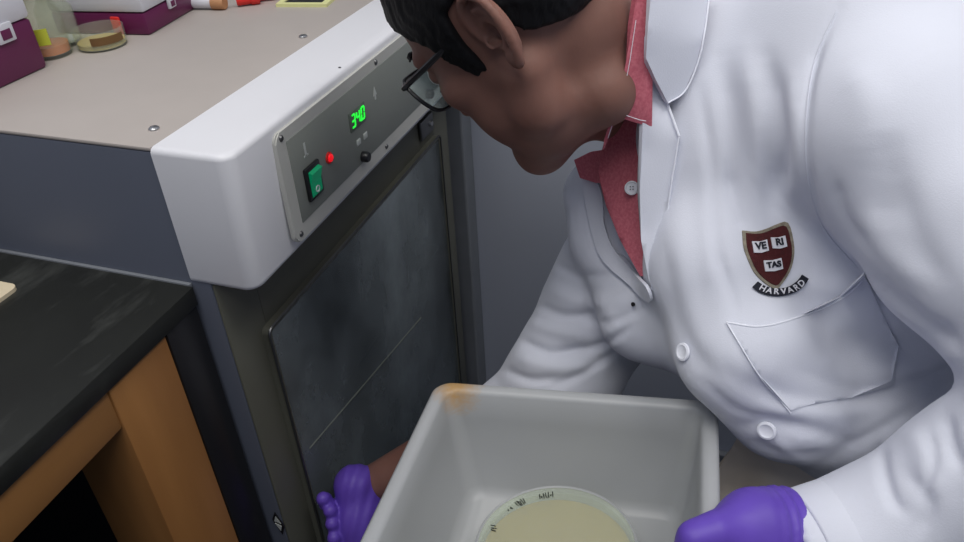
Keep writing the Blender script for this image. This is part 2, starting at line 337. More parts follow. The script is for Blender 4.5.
# glass door
dx0, dx1, dz0, dz1 = cx + 0.049, cx + 0.560, IZ0 + 0.06, cz - 0.236
door = boxo('door', MT['doorglass'], dx0 + .004, dx1 - .004, yb - 0.011, yb - 0.006, dz0 + .004, dz1 - .004, 0.001, inc)
bm = bmesh.new(); o_ = rrect(dx0, dx1, dz0, dz1, 0.008); i_ = rrect(dx0 + .005, dx1 - .005, dz0 + .005, dz1 - .005, 0.003)
def ring(bm, o_, i_, axis, a, b):
    mk = lambda u, v, t: {0: (t, u, v), 1: (u, t, v), 2: (u, v, t)}[axis]
    n = len(o_); Q = [[bm.verts.new(mk(u, v, t)) for u, v in L] for L in (o_, i_) for t in (a, b)]
    for i in range(n):
        j = (i + 1) % n
        for A, B in ((0, 1), (1, 3), (3, 2), (2, 0)): bm.faces.new((Q[A][i], Q[A][j], Q[B][j], Q[B][i]))
ring(bm, o_, i_, 1, yb - 0.012, yb - 0.003); fin(bm, 'door_gasket', MT['front'], door)
tb = bmesh.new(); tube(tb, [(x, yb - 0.0125, z) for x, z in o_] + [(o_[0][0], yb - 0.0125, o_[0][1])], 0.0016, 6); fin(tb, 'door_edge', MT['dsteel'], door)
bm = bmesh.new(); tube(bm, [(cx + .070, yb - .0112, cz - .441), (cx + .25, yb - .0112, cz - .471), (cx + .42, yb - .0112, cz - .499)], .0011, 6); fin(bm, 'glass_line', MT['glassline'], door)  # thin pale line added along the outside of the glass
# the hinge plate at the top right of the door, and the catch at the left stile
boxo('hinge_plate', MT['dsteel'], cx + 0.500, cx + 0.548, yq - 0.006, yq, cz - 0.222, cz - 0.192, 0.002, inc)
bm = bmesh.new(); lathe(bm, [(0, 0.003), (0.004, 0.003), (0.005, 0)], (cx + 0.535, yq - 0.006, cz - 0.207), (0, -1, 0), 12); fin(bm, 'screw', MT['metal'], inc)
bm = bmesh.new(); ly, lz = cy - 0.0155, cz - 0.505
poly_extrude([(ly - .0075, lz - .004), (ly + .001, lz + .020), (ly + .008, lz + .004), (ly - .001, lz - .022)], 0, cx - .0012, cx, bm); fin(bm, 'warning_label', MT['black'], inc)
bm = bmesh.new()
poly_extrude([(ly - .004, lz + .001), (ly + .001, lz + .013), (ly + .005, lz + .003)], 0, cx - .0018, cx - .0010, bm); fin(bm, 'warning_mark', MT['print'], inc)
bm = poly_extrude([(ly - .004, lz - .004), (ly - .001, lz - .014), (ly + .005, lz - .001)], 0, cx - .0018, cx - .0010); fin(bm, 'warning_mark', MT['print'], inc)
# header: one shell with soft edges, front face slightly raked
hz0, hz1 = cz - 0.145, cz
pl = [(cx - .0015, cy), (cx + IW + .0015, cy)]
rc = 0.015; x0_, x1_ = cx - .0015, cx + IW + .0015
pl = [(x1_, cy), (x1_, yf + rc)] + [(x1_ - rc + rc * math.cos(t), yf + rc - rc * math.sin(t)) for t in np.linspace(0, math.pi / 2, 8)[1:]] + [(x0_ + rc - rc * math.sin(t), yf + rc - rc * math.cos(t)) for t in np.linspace(0, math.pi / 2, 8)] + [(x0_, cy)]
bm = bmesh.new(); LV = []
mx_, my_ = (x0_ + x1_) / 2, cy
def lvl(z, ins, shy):
    out = []
    for x, y in pl:
        dx = ins if x < mx_ else -ins; f_ = min(1, (cy - y) / (cy - yf)); out.append(bm.verts.new((x + dx * 1.0, y + (ins + shy) * f_, z)))
    return out
for k in range(5):
    a = math.pi / 2 * k / 4; LV.append(lvl(hz1 - .006 + .006 * math.cos(a), .006 * (1 - math.sin(a)), 0.0))
for k in range(6):
    a = math.pi / 2 * k / 5; LV.append(lvl(hz0 + .008 * (1 - math.sin(a)), .008 * (1 - math.cos(a)), 0.006))
for A, B in zip(LV, LV[1:]):
    for k in range(len(pl)): bm.faces.new((A[k], A[(k + 1) % len(pl)], B[(k + 1) % len(pl)], B[k]))
bm.faces.new(LV[0]); bm.faces.new(LV[-1][::-1])
hd = fin(bm, 'control_header', MT['white'], inc, angle=50)
# bezel, panel face
bx0, bx1, bz0, bz1 = cx + 0.064, cx + 0.470, hz0 + 0.017, hz1 - 0.010
bm = poly_extrude(rrect(bx0, bx1, bz0, bz1, 0.009), 1, yf - 0.0035, yf + 0.002)
bmesh.ops.bevel(bm, geom=[e for e in bm.edges if abs(e.verts[0].co.y - e.verts[1].co.y) < 1e-6 and e.verts[0].co.y < yf], offset=0.0015, segments=2, affect='EDGES')
bz = fin(bm, 'control_bezel', MT['bezel'], hd)
px0, px1, pz0, pz1 = bx0 + 0.016, bx1 - 0.016, bz0 + 0.017, bz1 - 0.012
boxo('panel_face', MT['panel'], px0, px1, yf - 0.0042, yf - 0.003, pz0, pz1, 0.0005, hd)
yp = yf - 0.0042
for sx in (bx0 + 0.010, (bx0 + bx1) / 2 + 0.012, bx1 - 0.010):
    for sz in (bz0 + 0.008, bz1 - 0.006):
        bm = bmesh.new(); lathe(bm, [(0, 0.0018), (0.0022, 0.0016), (0.0034, 0)], (sx, yf - 0.0034, sz), (0, -1, 0), 12); fin(bm, 'screw', MT['dsteel'], hd)
# rocker switch
sx0, sx1, sz0, sz1 = cx + 0.0955, cx + 0.1235, cz - 0.096, cz - 0.060
sw = boxo('power_switch', MT['black'], sx0, sx1, yp - 0.004, yp, sz0, sz1, 0.0015, hd)
bm = poly_extrude([(yp - 0.003, sz1 - 0.004), (yp - 0.0085, sz1 - 0.006), (yp - 0.005, (sz0 + sz1) / 2), (yp - 0.0045, sz0 + 0.004), (yp - 0.003, sz0 + 0.004)], 0, sx0 + 0.004, sx1 - 0.004); fin(bm, 'rocker', MT['switch'], sw, smooth=False)
bm = bmesh.new(); ring(bm, rrect((sx0 + sx1) / 2 - .0035, (sx0 + sx1) / 2 + .0035, sz0 + .006, sz0 + .013, .003), rrect((sx0 + sx1) / 2 - .0025, (sx0 + sx1) / 2 + .0025, sz0 + .007, sz0 + .012, .002), 1, yp - 0.0056, yp - 0.0042); fin(bm, 'off_mark', MT['bookw'], sw)
# red pilot lamp
bm = bmesh.new(); lathe(bm, [(0.0062, 0), (0.0062, 0.0015), (0.0045, 0.002)], (cx + 0.147, yp, cz - 0.071), (0, -1, 0), 20); lm = fin(bm, 'lamp_ring', MT['red'], hd)
bm = bmesh.new(); lathe(bm, [(0.0045, 0.001), (0.004, 0.0035), (0.002, 0.0048), (0, 0.005)], (cx + 0.147, yp, cz - 0.071), (0, -1, 0), 20); fin(bm, 'pilot_lamp', MT['ledr'], hd)
# display 34.0
boxo('display_window', MT['panel2'], cx + 0.199, cx + 0.237, yp - 0.0012, yp, cz - 0.067, cz - 0.045, 0.0004, hd)
SEG = {'a': ((0, 1), (1, 1)), 'b': ((1, 1), (1, .5)), 'c': ((1, .5), (1, 0)), 'd': ((0, 0), (1, 0)), 'e': ((0, .5), (0, 0)), 'f': ((0, 1), (0, .5)), 'g': ((0, .5), (1, .5))}
for k, (segs, name) in enumerate((('abcdg', 'digit_three'), ('bcfg', 'digit_four'), ('abcdef', 'digit_zero'))):
    bm = bmesh.new(); ox = cx + 0.2025 + k * 0.0112; oz = cz - 0.0625; ww, hh = 0.0068, 0.0135
    for s in segs:
        (a, b), (c, d) = SEG[s]; P0 = Vector((ox + a * ww + b * 0.0016, yp - 0.0016, oz + b * hh)); P1 = Vector((ox + c * ww + d * 0.0016, yp - 0.0016, oz + d * hh)); v_ = (P1 - P0) * 0.09; tube(bm, [P0 + v_, P1 - v_], 0.0010, 6)
    if k == 1: tube(bm, [(ox + ww + .0024, yp - .0016, oz - .0002), (ox + ww + .0024, yp - .0016, oz + .0016)], 0.0013, 6)
    fin(bm, name, MT['ledg'], hd)
# printed marks, knob, key buttons
bm = bmesh.new(); box(bm, cx + .106, cx + .109, yp - .0004, yp, cz - .050, cz - .036); box(bm, cx + .1035, cx + .1115, yp - .0004, yp, cz - .0505, cz - .0485); fin(bm, 'power_mark', MT['print'], hd)
bm = poly_extrude([(cx + .262, cz - .050), (cx + .266, cz - .040), (cx + .270, cz - .050)], 1, yp - .0005, yp); box(bm, cx + .2645, cx + .2675, yp - .0005, yp, cz - .055, cz - .05); fin(bm, 'up_arrow_mark', MT['print'], hd)
for k in range(2): boxo('key_pad', MT['print'], cx + 0.208 + k * 0.017, cx + 0.217 + k * 0.017, yp - 0.0012, yp, cz - 0.087, cz - 0.080, 0.0006, hd)
for kx, kz in ((0.218, 0.104), (0.405, 0.062), (0.412, 0.106)):
    bm = bmesh.new(); lathe(bm, [(0.0062, 0), (0.0062, 0.006), (0.005, 0.008), (0, 0.008)], (cx + kx, yp, cz - kz), (0, -1, 0), 20); fin(bm, 'knob', MT['black'], hd)
# screws on the top
for sx, sy in ((0.035, 0.023), (0.30, 0.018), (0.575, 0.02)):
    bm = bmesh.new(); lathe(bm, [(0.0052, 0), (0.005, 0.0012), (0.0036, 0.0024), (0, 0.0028)], (cx + sx, cy + sy, cz), (0, 0, 1), 16); fin(bm, 'screw', MT['metal'], inc)
bm = bmesh.new(); lathe(bm, [(0.0016, 0), (0.0014, 0.0006), (0, 0.0006)], (cx + 0.215, yf + 0.006, cz + 0.0), (0, 0, 1), 10); fin(bm, 'screw', MT['dsteel'], inc)
for fx in (0.05, IW - 0.05):
    for fy in (0.05, 0.52):
        bm = bmesh.new(); lathe(bm, [(0.0, 0.0), (0.022, 0.0), (0.022, 0.02), (0.012, 0.03), (0.012, 0.065), (0, 0.065)], (cx + fx, cy + fy, 0), (0, 0, 1), 20); fin(bm, 'foot', MT['gasket'], inc)

# ================================================================== BENCH
bt = cz - 0.1455; by = cy - 0.003
bench = empty('laboratory_bench', (cx - 0.6, cy + 0.3, 0), 'oak laboratory bench with worn black epoxy top beside the incubator', 'bench')
wt = bmesh.new(); box(wt, cx - 1.35, cx - 0.004, by, cy + 0.655, bt - 0.022, bt, 0.0016); fin(wt, 'worktop', MT['bench'], bench)
boxo('gap_shade_panel', MT['black'], cx - 0.051, cx - 0.0045, by + 0.003, by + 0.45, 0.0, bt - 0.0225, 0.001, bench)  # added black sheet standing in for the shaded gap beside the incubator
boxo('added_dark_panel', MT['gasket'], cx - 1.30, cx - 0.02, cy + 0.46, cy + 0.475, 0.02, bt - 0.022, 0.001, bench)  # added panel, hides the lit wall so the space under the bench stays dark
def post(x0, y0, nm='leg'):
    bm = bmesh.new(); box(bm, x0, x0 + 0.078, y0, y0 + 0.085, 0, bt - 0.022, 0.002); return fin(bm, nm, MT['wood'], bench)
boxo('edge_seal', MT['trim'], cx - 0.0045, cx - 0.0005, by + 0.004, cy + 0.60, bt - 0.004, bt + 0.0015, 0.0005, bench)
post(cx - 0.130, by + 0.004); post(cx - 0.130, by + 0.55); post(cx - 1.32, by + 0.004); post(cx - 1.32, by + 0.55)
boxo('apron', MT['woodh'], cx - 1.242, cx - 0.130, by + 0.006, by + 0.030, bt - 0.070, bt - 0.022, 0.0015, bench)
boxo('apron', MT['woodh'], cx - 1.242, cx - 0.130, by + 0.59, by + 0.612, bt - 0.070, bt - 0.022, 0.0015, bench)
boxo('side_rail', MT['wood'], cx - 0.104, cx - 0.080, by + 0.089, by + 0.55, bt - 0.070, bt - 0.022, 0.0015, bench)
boxo('side_rail', MT['wood'], cx - 1.294, cx - 1.270, by + 0.089, by + 0.55, bt - 0.070, bt - 0.022, 0.0015, bench)
bm = poly_extrude(rrect(cx - 0.155, cx - 0.052, cy + 0.166, cy + 0.245, 0.008), 2, bt, bt + 0.004); tag(fin(bm, 'plastic_tray', MT['cream']), 'small cream plastic plate with rounded corner lying on the black bench top', 'plate')

# ================================================================== THINGS ON TOP OF THE INCUBATOR
def tip_box(x, y, rot, sx, sy, hb, hl, label, uu=.5, lh=.012):
    q = Matrix.Translation((x, y, cz)) @ Matrix.Rotation(rot, 4, 'Z'); r = empty('freezer_box', (x, y, cz), label, 'box', 'purple boxes with white lids on the incubator'); 
    def P(name, m, a, par, bev=0.003):
        bm = bmesh.new(); box(bm, *a, bev); bm.transform(q); return fin(bm, name, m, par)
    P('box_body', MT['purple'], (0, sx, 0, sy, 0.0, hb), r, 0.004); l = P('lid', MT['lid'], (-.001, sx + .001, -.001, sy + .001, hb, hb + hl), r, 0.005)
    for u in (uu,):
        for side in (0, 1):
            a = (sx * u - lh, sx * u + lh, -.004, 0, hb - lh * 1.3, hb + .005) if side == 0 else (sx, sx + .004, sy * u - .013, sy * u + .013, hb - .016, hb + .006)
            c = P('latch', MT['lid'], a, l, 0.001)
            a = (sx * u - lh * .55, sx * u + lh * .55, -.0048, -.0038, hb - lh, hb - .001) if side == 0 else (sx + .0038, sx + .0048, sy * u - .006, sy * u + .006, hb - .012, hb - .002)
            P('latch_slot', MT['purple'], a, c, 0.0002)
    return r
tip_box(cx - 0.10, cy + 0.258, 0.0, 0.252, 0.15, 0.055, 0.03, 'larger purple box with white lid and latch at the left end of the incubator top', .845, .011)
tip_box(cx + 0.269, cy + 0.212, 0.12, 0.115, 0.13, 0.027, 0.028, 'smaller purple box with white latched lid right of the yellow dish and jar', .5, .0075)
def jar(name, x, y, r, h, label, fill, fh, lidr=None, lidm=None, cat='jar'):
    e = empty(name, (x, y, cz), label, cat); bm = bmesh.new(); lathe(bm, [(0, 0), (r * .92, 0), (r, .003), (r, h * .70), (r * .72, h * .86), (r * .72, h), (r * .66, h), (r * .66, h * .85), (r * .93, h * .69), (r * .93, .004), (0, .004)], (x, y, cz), n=40); fin(bm, 'glass_body', MT['jarglass'], e)
    bm = bmesh.new(); lathe(bm, [(0, .0045), (r * .9, .0045), (r * .9, fh), (0, fh)], (x, y, cz), n=40); fin(bm, 'liquid', fill, e)
    if lidr:
        bm = bmesh.new(); lathe(bm, [(0, h + .001), (lidr, h + .001), (lidr, h + .014), (lidr * .93, h + .017), (0, h + .017)], (x, y, cz), n=30); fin(bm, 'lid', lidm, e)
    return e
j = jar('glass_jar', cx + 0.186, cy + 0.284, 0.023, 0.070, 'clear glass jar with orange liquid in its base beside the larger purple box', MT['orange'], 0.014, 0.019, MT['brown'])
bm = bmesh.new()
pts = [(cx + 0.186 + 0.0236 * math.cos(a), cy + 0.284 + 0.0236 * math.sin(a)) for a in np.linspace(3.3, 4.1, 8)]
for (a, b) in zip(pts, pts[1:]):
    bm.faces.new([bm.verts.new(p) for p in ((*a, cz + .018), (*b, cz + .018), (*b, cz + .036), (*a, cz + .036))])
bmesh.ops.remove_doubles(bm, verts=bm.verts[:], dist=1e-5); bmesh.ops.solidify(bm, geom=bm.faces[:], thickness=0.0004); fin(bm, 'label', MT['lime'], j)
jar('glass_jar', cx + 0.222, cy + 0.300, 0.021, 0.060, 'cloudy clear glass jar standing behind the yellow dish', MT['lid'], 0.006, None, None)
dsh = empty('glass_dish', (cx + 0.226, cy + 0.246, cz), 'low round glass dish of yellow medium in front of the smaller purple box', 'dish')
bm = bmesh.new(); lathe(bm, [(0, 0), (.027, 0), (.0285, .002), (.0285, .022), (.027, .022), (.027, .002), (0, .002)], (cx + .226, cy + .246, cz), n=44); fin(bm, 'dish_wall', MT['jarglass'], dsh)
bm = bmesh.new(); lathe(bm, [(0, .0022), (.0265, .0022), (.0265, .007), (0, .007)], (cx + .226, cy + .246, cz), n=44); fin(bm, 'medium', MT['amber'], dsh)
bm = bmesh.new()
P_ = [(cx + .226 + .0288 * math.cos(a), cy + .246 + .0288 * math.sin(a)) for a in np.linspace(3.5, 4.9, 14)]
for a, b in zip(P_, P_[1:]): bm.faces.new([bm.verts.new(p) for p in ((*a, cz + .008), (*b, cz + .008), (*b, cz + .017), (*a, cz + .017))])
bmesh.ops.remove_doubles(bm, verts=bm.verts[:], dist=1e-5); bmesh.ops.solidify(bm, geom=bm.faces[:], thickness=0.0004); fin(bm, 'paper_label', MT['brown'], dsh)
# red tag standing between dish and box
bm = bmesh.new(); box(bm, cx + .258, cx + .262, cy + .243, cy + .256, cz, cz + .024, .002); o = fin(bm, 'tube_rack_clip', MT['red']); o.name = 'plastic_clip'; tag(o, 'upright bright red plastic clip beside the smaller purple box', 'clip')
def vial(x, y, ang, L, r, m1, m2, label):
    e = empty('tube', (x, y, cz), label, 'tube', 'tubes lying on the incubator top'); d = Vector((math.cos(ang), math.sin(ang), 0)); c = Vector((x, y, cz + r))
    bm = bmesh.new(); lathe(bm, [(0, 0), (r * .8, 0), (r * .85, .003), (r * .85, L * .6), (r * .8, L * .62), (0, L * .62)], c, d, 24); fin(bm, 'tube_body', m1, e)
    bm = bmesh.new(); lathe(bm, [(0, L * .621), (r, L * .621), (r, L * .96), (r * .92, L), (0, L)], c, d, 24); fin(bm, 'cap', m2, e)
vial(cx + .378, cy + .226, -1.45, .046, .0085, MT['lid'], MT['tan'], 'tan capped pale tube lying right of the smaller purple box')
vial(cx + .397, cy + .172, -0.9, .030, .008, MT['red'], MT['red'], 'short red tube lying between the tan tube and the pale yellow frame')
vial(cx + .420, cy + .160, -0.9, .032, .007, MT['red'], MT['red'], 'smaller red tube lying nearest the pale yellow frame')
bm = bmesh.new(); q = [(cx + .405, cy + .118), (cx + .415, cy + .048), (cx + .500, cy + .062), (cx + .490, cy + .132)]
c_ = (sum(p[0] for p in q) / 4, sum(p[1] for p in q) / 4); qi = [(c_[0] + (p[0] - c_[0]) * .82, c_[1] + (p[1] - c_[1]) * .76) for p in q]
e = empty('note_pad', (c_[0], c_[1], cz), 'pale yellow framed pad lying flat near the front edge of the incubator', 'pad')
ring(bm, q, qi, 2, cz, cz + .004); fin(bm, 'pad_border', MT['yellow'], e, smooth=False); bm = poly_extrude(qi, 2, cz, cz + .0025); fin(bm, 'pad_centre', MT['bench'], e, smooth=False)

# ================================================================== TUB, held level
tz = CAMH - 0.54
def on_z(px, py, z):
    r = VM @ V(px, py, 1.0); return (r * ((z - CAMH) / r[2]))[:2]
BL3 = V(437, 382, .80); BR3 = V(718, 402, .80 * .9104); TWd = float(np.linalg.norm(BL3 - BR3))
tx_ = Vector(VM @ _n(np.array([224, -448, 780.]))); ty_ = (W(BL3) - W(BR3)).normalized(); tn_ = tx_.cross(ty_).normalized()
TL = 0.40; TH = 0.120
TQ = Matrix.Translation(W(BL3)) @ Matrix((tx_, ty_, tn_)).transposed().to_4x4(); print('TUB', TWd, tn_)     # local: -y along the back rim, -x towards the viewer, z up
def trow(ins, z, r, seg=6):
    return [(x, y, z) for x, y in rrect(-TL + ins, -ins, -TWd + ins, -ins, r, seg)]
rows = [trow(0.000, -0.014, .018), trow(0.0, 0.0, .018), trow(.003, .0025, .016), trow(.012, .0025, .013), trow(.015, -.002, .012), trow(.017, -.03, .014), trow(.028, -TH + .012, .018), trow(.036, -TH, .014),
        trow(.038, -TH - .003, .014), trow(.025, -TH + .010, .020), trow(.0145, -.03, .015), trow(.0125, -.006, .014), trow(.003, -.004, .016), trow(.002, -.014, .018)]
bm = bmesh.new(); RW = [[bm.verts.new(TQ @ Vector(p)) for p in r_] for r_ in rows]; n = len(RW[0])
for A, B in zip(RW, RW[1:] + RW[:1]):
    if A is RW[7]: continue
    for k in range(n): bm.faces.new((A[k], A[(k + 1) % n], B[(k + 1) % n], B[k]))
bm.faces.new(RW[7]); bm.faces.new(RW[8][::-1])
stain(MT['tub'], TQ @ Vector((-.006, -.022, 0)), .034, s2l(205, 165, 110))
tub = fin(bm, 'plastic_tub', MT['tub'], None, angle=60)
tag(tub, 'open milky white rectangular plastic tub held by the person, with a round agar plate inside', 'tub')
# ================================================================== PETRI DISH
dzb = tz - TH; dr = 0.0735
pc = TQ @ Vector((-0.040 - dr - .004, -0.1375, -TH + .0012)); PH = 0.036; pd = empty('petri_dish', pc, 'large round petri dish of yellow agar with black handwriting around its rim', 'petri dish')
bm = bmesh.new(); lathe(bm, [(0, 0), (dr - .003, 0), (dr - .003, PH - .006), (dr - .0042, PH - .006), (dr - .0042, .0015), (0, .0015)], pc, tn_, n=72); fin(bm, 'base', MT['dish'], pd)
bm = bmesh.new(); lathe(bm, [(0, .0017), (dr - .0045, .0017), (dr - .0045, .022), (0, .022)], pc, tn_, n=72); fin(bm, 'agar', MT['agar'], pd)
bm = bmesh.new(); lathe(bm, [(0, PH), (dr, PH), (dr, .010), (dr - .0012, .010), (dr - .0012, PH - .0014), (0, PH - .0014)], pc, tn_, n=72); ld = fin(bm, 'lid', MT['dish'], pd)
bm = bmesh.new(); lathe(bm, [(dr - .0022, PH), (dr - .0010, PH + .0012), (dr + .0002, PH)], pc, tn_, n=72, close=True); fin(bm, 'lid_rim', MT['tub'], ld)

# ================================================================== THE PERSON (view frame metres)
FLOORZ = 0.0
PB = inv((cx + 0.17, -0.62, 0.0))
person = empty('person', W(PB), 'person in white lab coat and violet gloves bending to open the incubator, holding a tub', 'person')
# head frame
FA = math.radians(139.5 + 9); FI = np.array([math.cos(FA), math.sin(FA)]); th = math.radians(46); ph = math.radians(20)
fwd = _n(np.array([FI[0] * math.cos(th), FI[1] * math.cos(th), math.sin(th)]))
up = np.array([-FI[1] * math.cos(ph), FI[0] * math.cos(ph), -math.sin(ph)]); up = _n(up - up.dot(fwd) * fwd); left = np.cross(up, fwd)
EAR = V(490, 50, 0.605); HO = EAR - left * 0.071
HR = np.stack([fwd, left, up], 1).astype(np.float32)
def H(x, y, z): return HO + HR @ np.array([x, y, z]) / 100
def headloc(P): return ((P - HO.astype(np.float32)) @ HR) * 100      # centimetres in the head frame
def scalp(Q): return ell(Q, (0.4, 0, 4.6), (9.5, 7.5, 8.4))
NB = V(684, 84, 0.88)
def head_sdf(P):
    Q = headloc(P); d = scalp(Q)
    d = smin(d, ell(Q, (3.8, 0, -1.8), (6.2, 6.0, 7.2)), 2.2)
    for s in (1, -1):
        d = smin(d, cone(Q, (0.0, s * 5.2, -3.2), (1.6, s * 4.7, -6.2), 1.7, 1.6), 2.8)
        d = smin(d, cone(Q, (1.6, s * 4.9, -6.2), (7.0, s * 1.4, -9.6), 1.6, 1.6), 2.4)
        d = smin(d, ell(Q, (6.4, s * 4.3, -0.6), (2.2, 2.0, 1.8)), 1.4)
        d = smin(d, cone(Q, (9.0, s * .8, 3.6), (8.0, s * 4.6, 3.4), .75, .8), 1.0)
        d = smax(d, -ell(Q, (9.9, s * 3.1, 1.9), (1.5, 1.7, 1.2)), 0.7)
        d = smin(d, ell(Q, (8.2, s * 3.1, 1.7), (1.25, 1.5, 1.1)), 0.25)
        d = smin(d, ell(Q, (10.2, s * 1.15, -2.3), (1.0, .8, .75)), 0.5)
    d = smin(d, ell(Q, (7.5, 0, -9.5), (2.2, 2.6, 1.9)), 2.0)
    d = smin(d, cone(Q, (3.6, 1.5, -7.6), (-1, 0, -8.5), 2.6, 3.2), 2.0); d = smin(d, ell(Q, (5.0, 3.0, -4.8), (3.2, 2.6, 3.4)), 1.5); d = smin(d, ell(Q, (5.0, -3.0, -4.8), (3.2, 2.6, 3.4)), 1.5)
    d = smin(d, cone(Q, (9.2, 0, 2.4), (11.2, 0, -1.7), .75, .95), .9)
    d = smin(d, ell(Q, (8.9, 0, -4.8), (1.2, 2.6, .75)), .5); d = smin(d, ell(Q, (8.7, 0, -6.1), (1.15, 2.3, .8)), .4)
    d = smax(d, -cone(Q, (10.2, -2.2, -5.45), (10.2, 2.2, -5.45), .28, .28), .35)
    d = smin(d, cone(Q, (7.0, .8, -8.6), (3.5, 2.5, -8.2), 1.9, 2.2), 1.6)
    d = d / 100
    d = smin(d, cone(P, H(-1.4, -2.4, -3.0), NB, 0.054, 0.055), 0.016)
    d = smin(d, cone(P, H(3.0, 0, -7.6), V(640, 118, 0.79), 0.024, 0.03), 0.025)
    # ears
    for s in (1, -1):
        ex = -1.2; E = Q.copy(); E[:, 1] = E[:, 1] * s
        a = 0.04; ux = E[:, 0] + 1.25; uz = E[:, 2] - 0.6; E[:, 0] = ux * math.cos(a) + uz * math.sin(a); E[:, 2] = -ux * math.sin(a) + uz * math.cos(a)
        b = 0.42; u = E[:, 0] - 0.9; vv = E[:, 1] - 7.0; E[:, 0] = u * math.cos(b) - vv * math.sin(b) + 0.9; E[:, 1] = u * math.sin(b) + vv * math.cos(b)
        pts = []
        for t in np.linspace(-20, 255, 14):
            rr_ = math.radians(t); pts.append((-0.95 - 0 + 1.75 * math.cos(rr_) * (1.0 if math.cos(rr_) > 0 else 1.05), 0.25, 0.9 + 2.55 * math.sin(rr_)))
        e1 = None
        hel = [(1.1, .0, .2), (1.25, .15, 1.4), (.85, .3, 2.7), (-.2, .35, 3.45), (-1.5, .35, 3.35), (-2.5, .35, 2.4), (-2.75, .35, 1.0), (-2.45, .3, -.6), (-1.8, .25, -1.9), (-1.1, .2, -2.7)]
        hel = smoothline(hel, 3)
        for p0, p1 in zip(hel, hel[1:]):
            c = cone(E, p0, p1, .36, .36); e1 = c if e1 is None else smin(e1, c, .12)
        ah = smoothline([(-.3, .1, 2.3), (-1.3, .2, 1.9), (-1.75, .25, .8), (-1.5, .25, -.5), (-.8, .2, -1.1)], 3)
        for p0, p1 in zip(ah, ah[1:]): e1 = smin(e1, cone(E, p0, p1, .28, .28), .2)
        e1 = smin(e1, ell(E, (-.75, .1, -2.3), (.85, .42, .95)), .35)
        e1 = smin(e1, ell(E, (.45, .2, -.3), (.45, .4, .6)), .3)
        bowl = ell(E, (-.9, -.30, .4), (1.9, .42, 2.9)); e1 = smin(e1, bowl, .3); e1 = smax(e1, -ell(E, (-.30, .35, .0), (.9, 1.3, 1.1)), .15); e1 = smax(e1, -ell(E, (-1.0, .55, .6), (1.15, .42, 1.9)), .2)
        d = np.where(e1 < 2.5, smin(d, e1 / 100, .004), d)
        d = smax(d, -ell(E, (-.35, -.1, -.05), (.55, 1.3, .75)) / 100, .0015)
    return d
lo = np.minimum(HO - 0.15, NB - 0.07); hi = np.maximum(HO + 0.15, NB + 0.06)
hv, hf = nets(head_sdf, lo, hi, 0.0020)

SHL = V(890, 135, .61); ELL = V(1105, 395, .52); WRL = V(840, 556, .612)
SHR = V(652, 205, .90); ELR = V(556, 385, .93); WRR = V(376, 482, 1.020)
PEL = V(1050, 300, .76); CH = V(770, 160, .765)
def body_sdf(P):
    d = cone(P, NB, CH, .05, .085); d = smin(d, cone(P, CH, PEL, .105, .11), .05)
    d = smin(d, cone(P, CH, SHL, .07, .045), .04); d = smin(d, cone(P, CH, SHR, .07, .045), .04)
    d = smin(d, chain(P, [(*SHL, .045), (*ELL, .034), (*V(985, 480, .57), .024), (*WRL, .020)], .02, False), .03); d = smin(d, chain(P, [(*SHR, .045), (*ELR, .036), (*WRR, .0245)], .02, False), .03)
    return d
bv, bf = nets(body_sdf, (-.20, -.36, .45), (.80, .36, 1.12), 0.006); bv = relax(bv, bf, 6)
allv = np.concatenate([hv, bv]); allf = np.concatenate([hf, bf + len(hv)])
skin = build('body', allv, allf, MT['skin'], person)
# hair
def hair_sdf(P):
    Q = headloc(P); ns = 0.10 * np.sin(Q[:, 0] * 5.1 + 2 * np.sin(Q[:, 2] * 1.7)) * np.sin(Q[:, 1] * 4.3 + Q[:, 2]); d = scalp(Q) - 0.75 - ns
    # front hairline, temple, sideburn, around the ear, nape
    f = Q[:, 0] - (7.6 - 0.10 * (8 - Q[:, 2]) ** 2 * (Q[:, 2] < 8)); f2 = Q[:, 2]
    ay = np.abs(Q[:, 1])
    lowline = np.interp(Q[:, 0], [-9, -5, -2.9, -2.0, -1.2, 0.6, 1.5, 1.9, 3.2, 3.7, 4.3, 6.2, 9], [-2.6, -2.4, -1.0, 4.3, 4.6, 4.2, 1.6, -1.9, -1.9, .8, 3.4, 5.6, 8.4]).astype(np.float32)
    d = smax(d, lowline - Q[:, 2], 0.5) / 100
    nk = cone(P, H(-1.4, -2.4, -3.0), NB, 0.0565, 0.057); lim = np.maximum((Q[:, 0] + 3.2) / 100, (-1.8 - Q[:, 2]) / 100); d = smin(d, smax(nk, lim, .006), .006)
    return d
gv, gf = nets(hair_sdf, HO - 0.15, HO + 0.16, 0.0025); build('hair', relax(gv, gf, 2), gf, MT['hair'], person)
# eyebrow and glasses
gl = None
bm = bmesh.new()
for s in (1, -1):
    pts = smoothline([H(10.1, s * 1.0, 3.00), H(10.0, s * 5.0, 3.20), H(9.7, s * 6.4, 2.80), H(9.4, s * 6.5, 0.80), H(9.7, s * 5.2, -0.70), H(10.3, s * 2.6, -0.90), H(10.6, s * 1.1, 0.40), H(10.1, s * 1.0, 3.00)], 6)
    tube(bm, [W(p) for p in pts], 0.0018, 6)
    tube(bm, [W(p) for p in smoothline([H(9.7, s * 6.5, 2.60), H(8.8, s * 7.4, 2.60), H(4, s * 7.6, 2.50), H(0.9, s * 6.9, 2.60), H(-0.2, s * 6.3, 2.40)], 5)], 0.0026, 6)
tube(bm, [W(p) for p in smoothline([H(10.3, 1.0, 2.00), H(10.9, 0, 2.40), H(10.3, -1.0, 2.00)], 4)], 0.0013, 6)
gl = fin(bm, 'glasses', MT['black'], person)
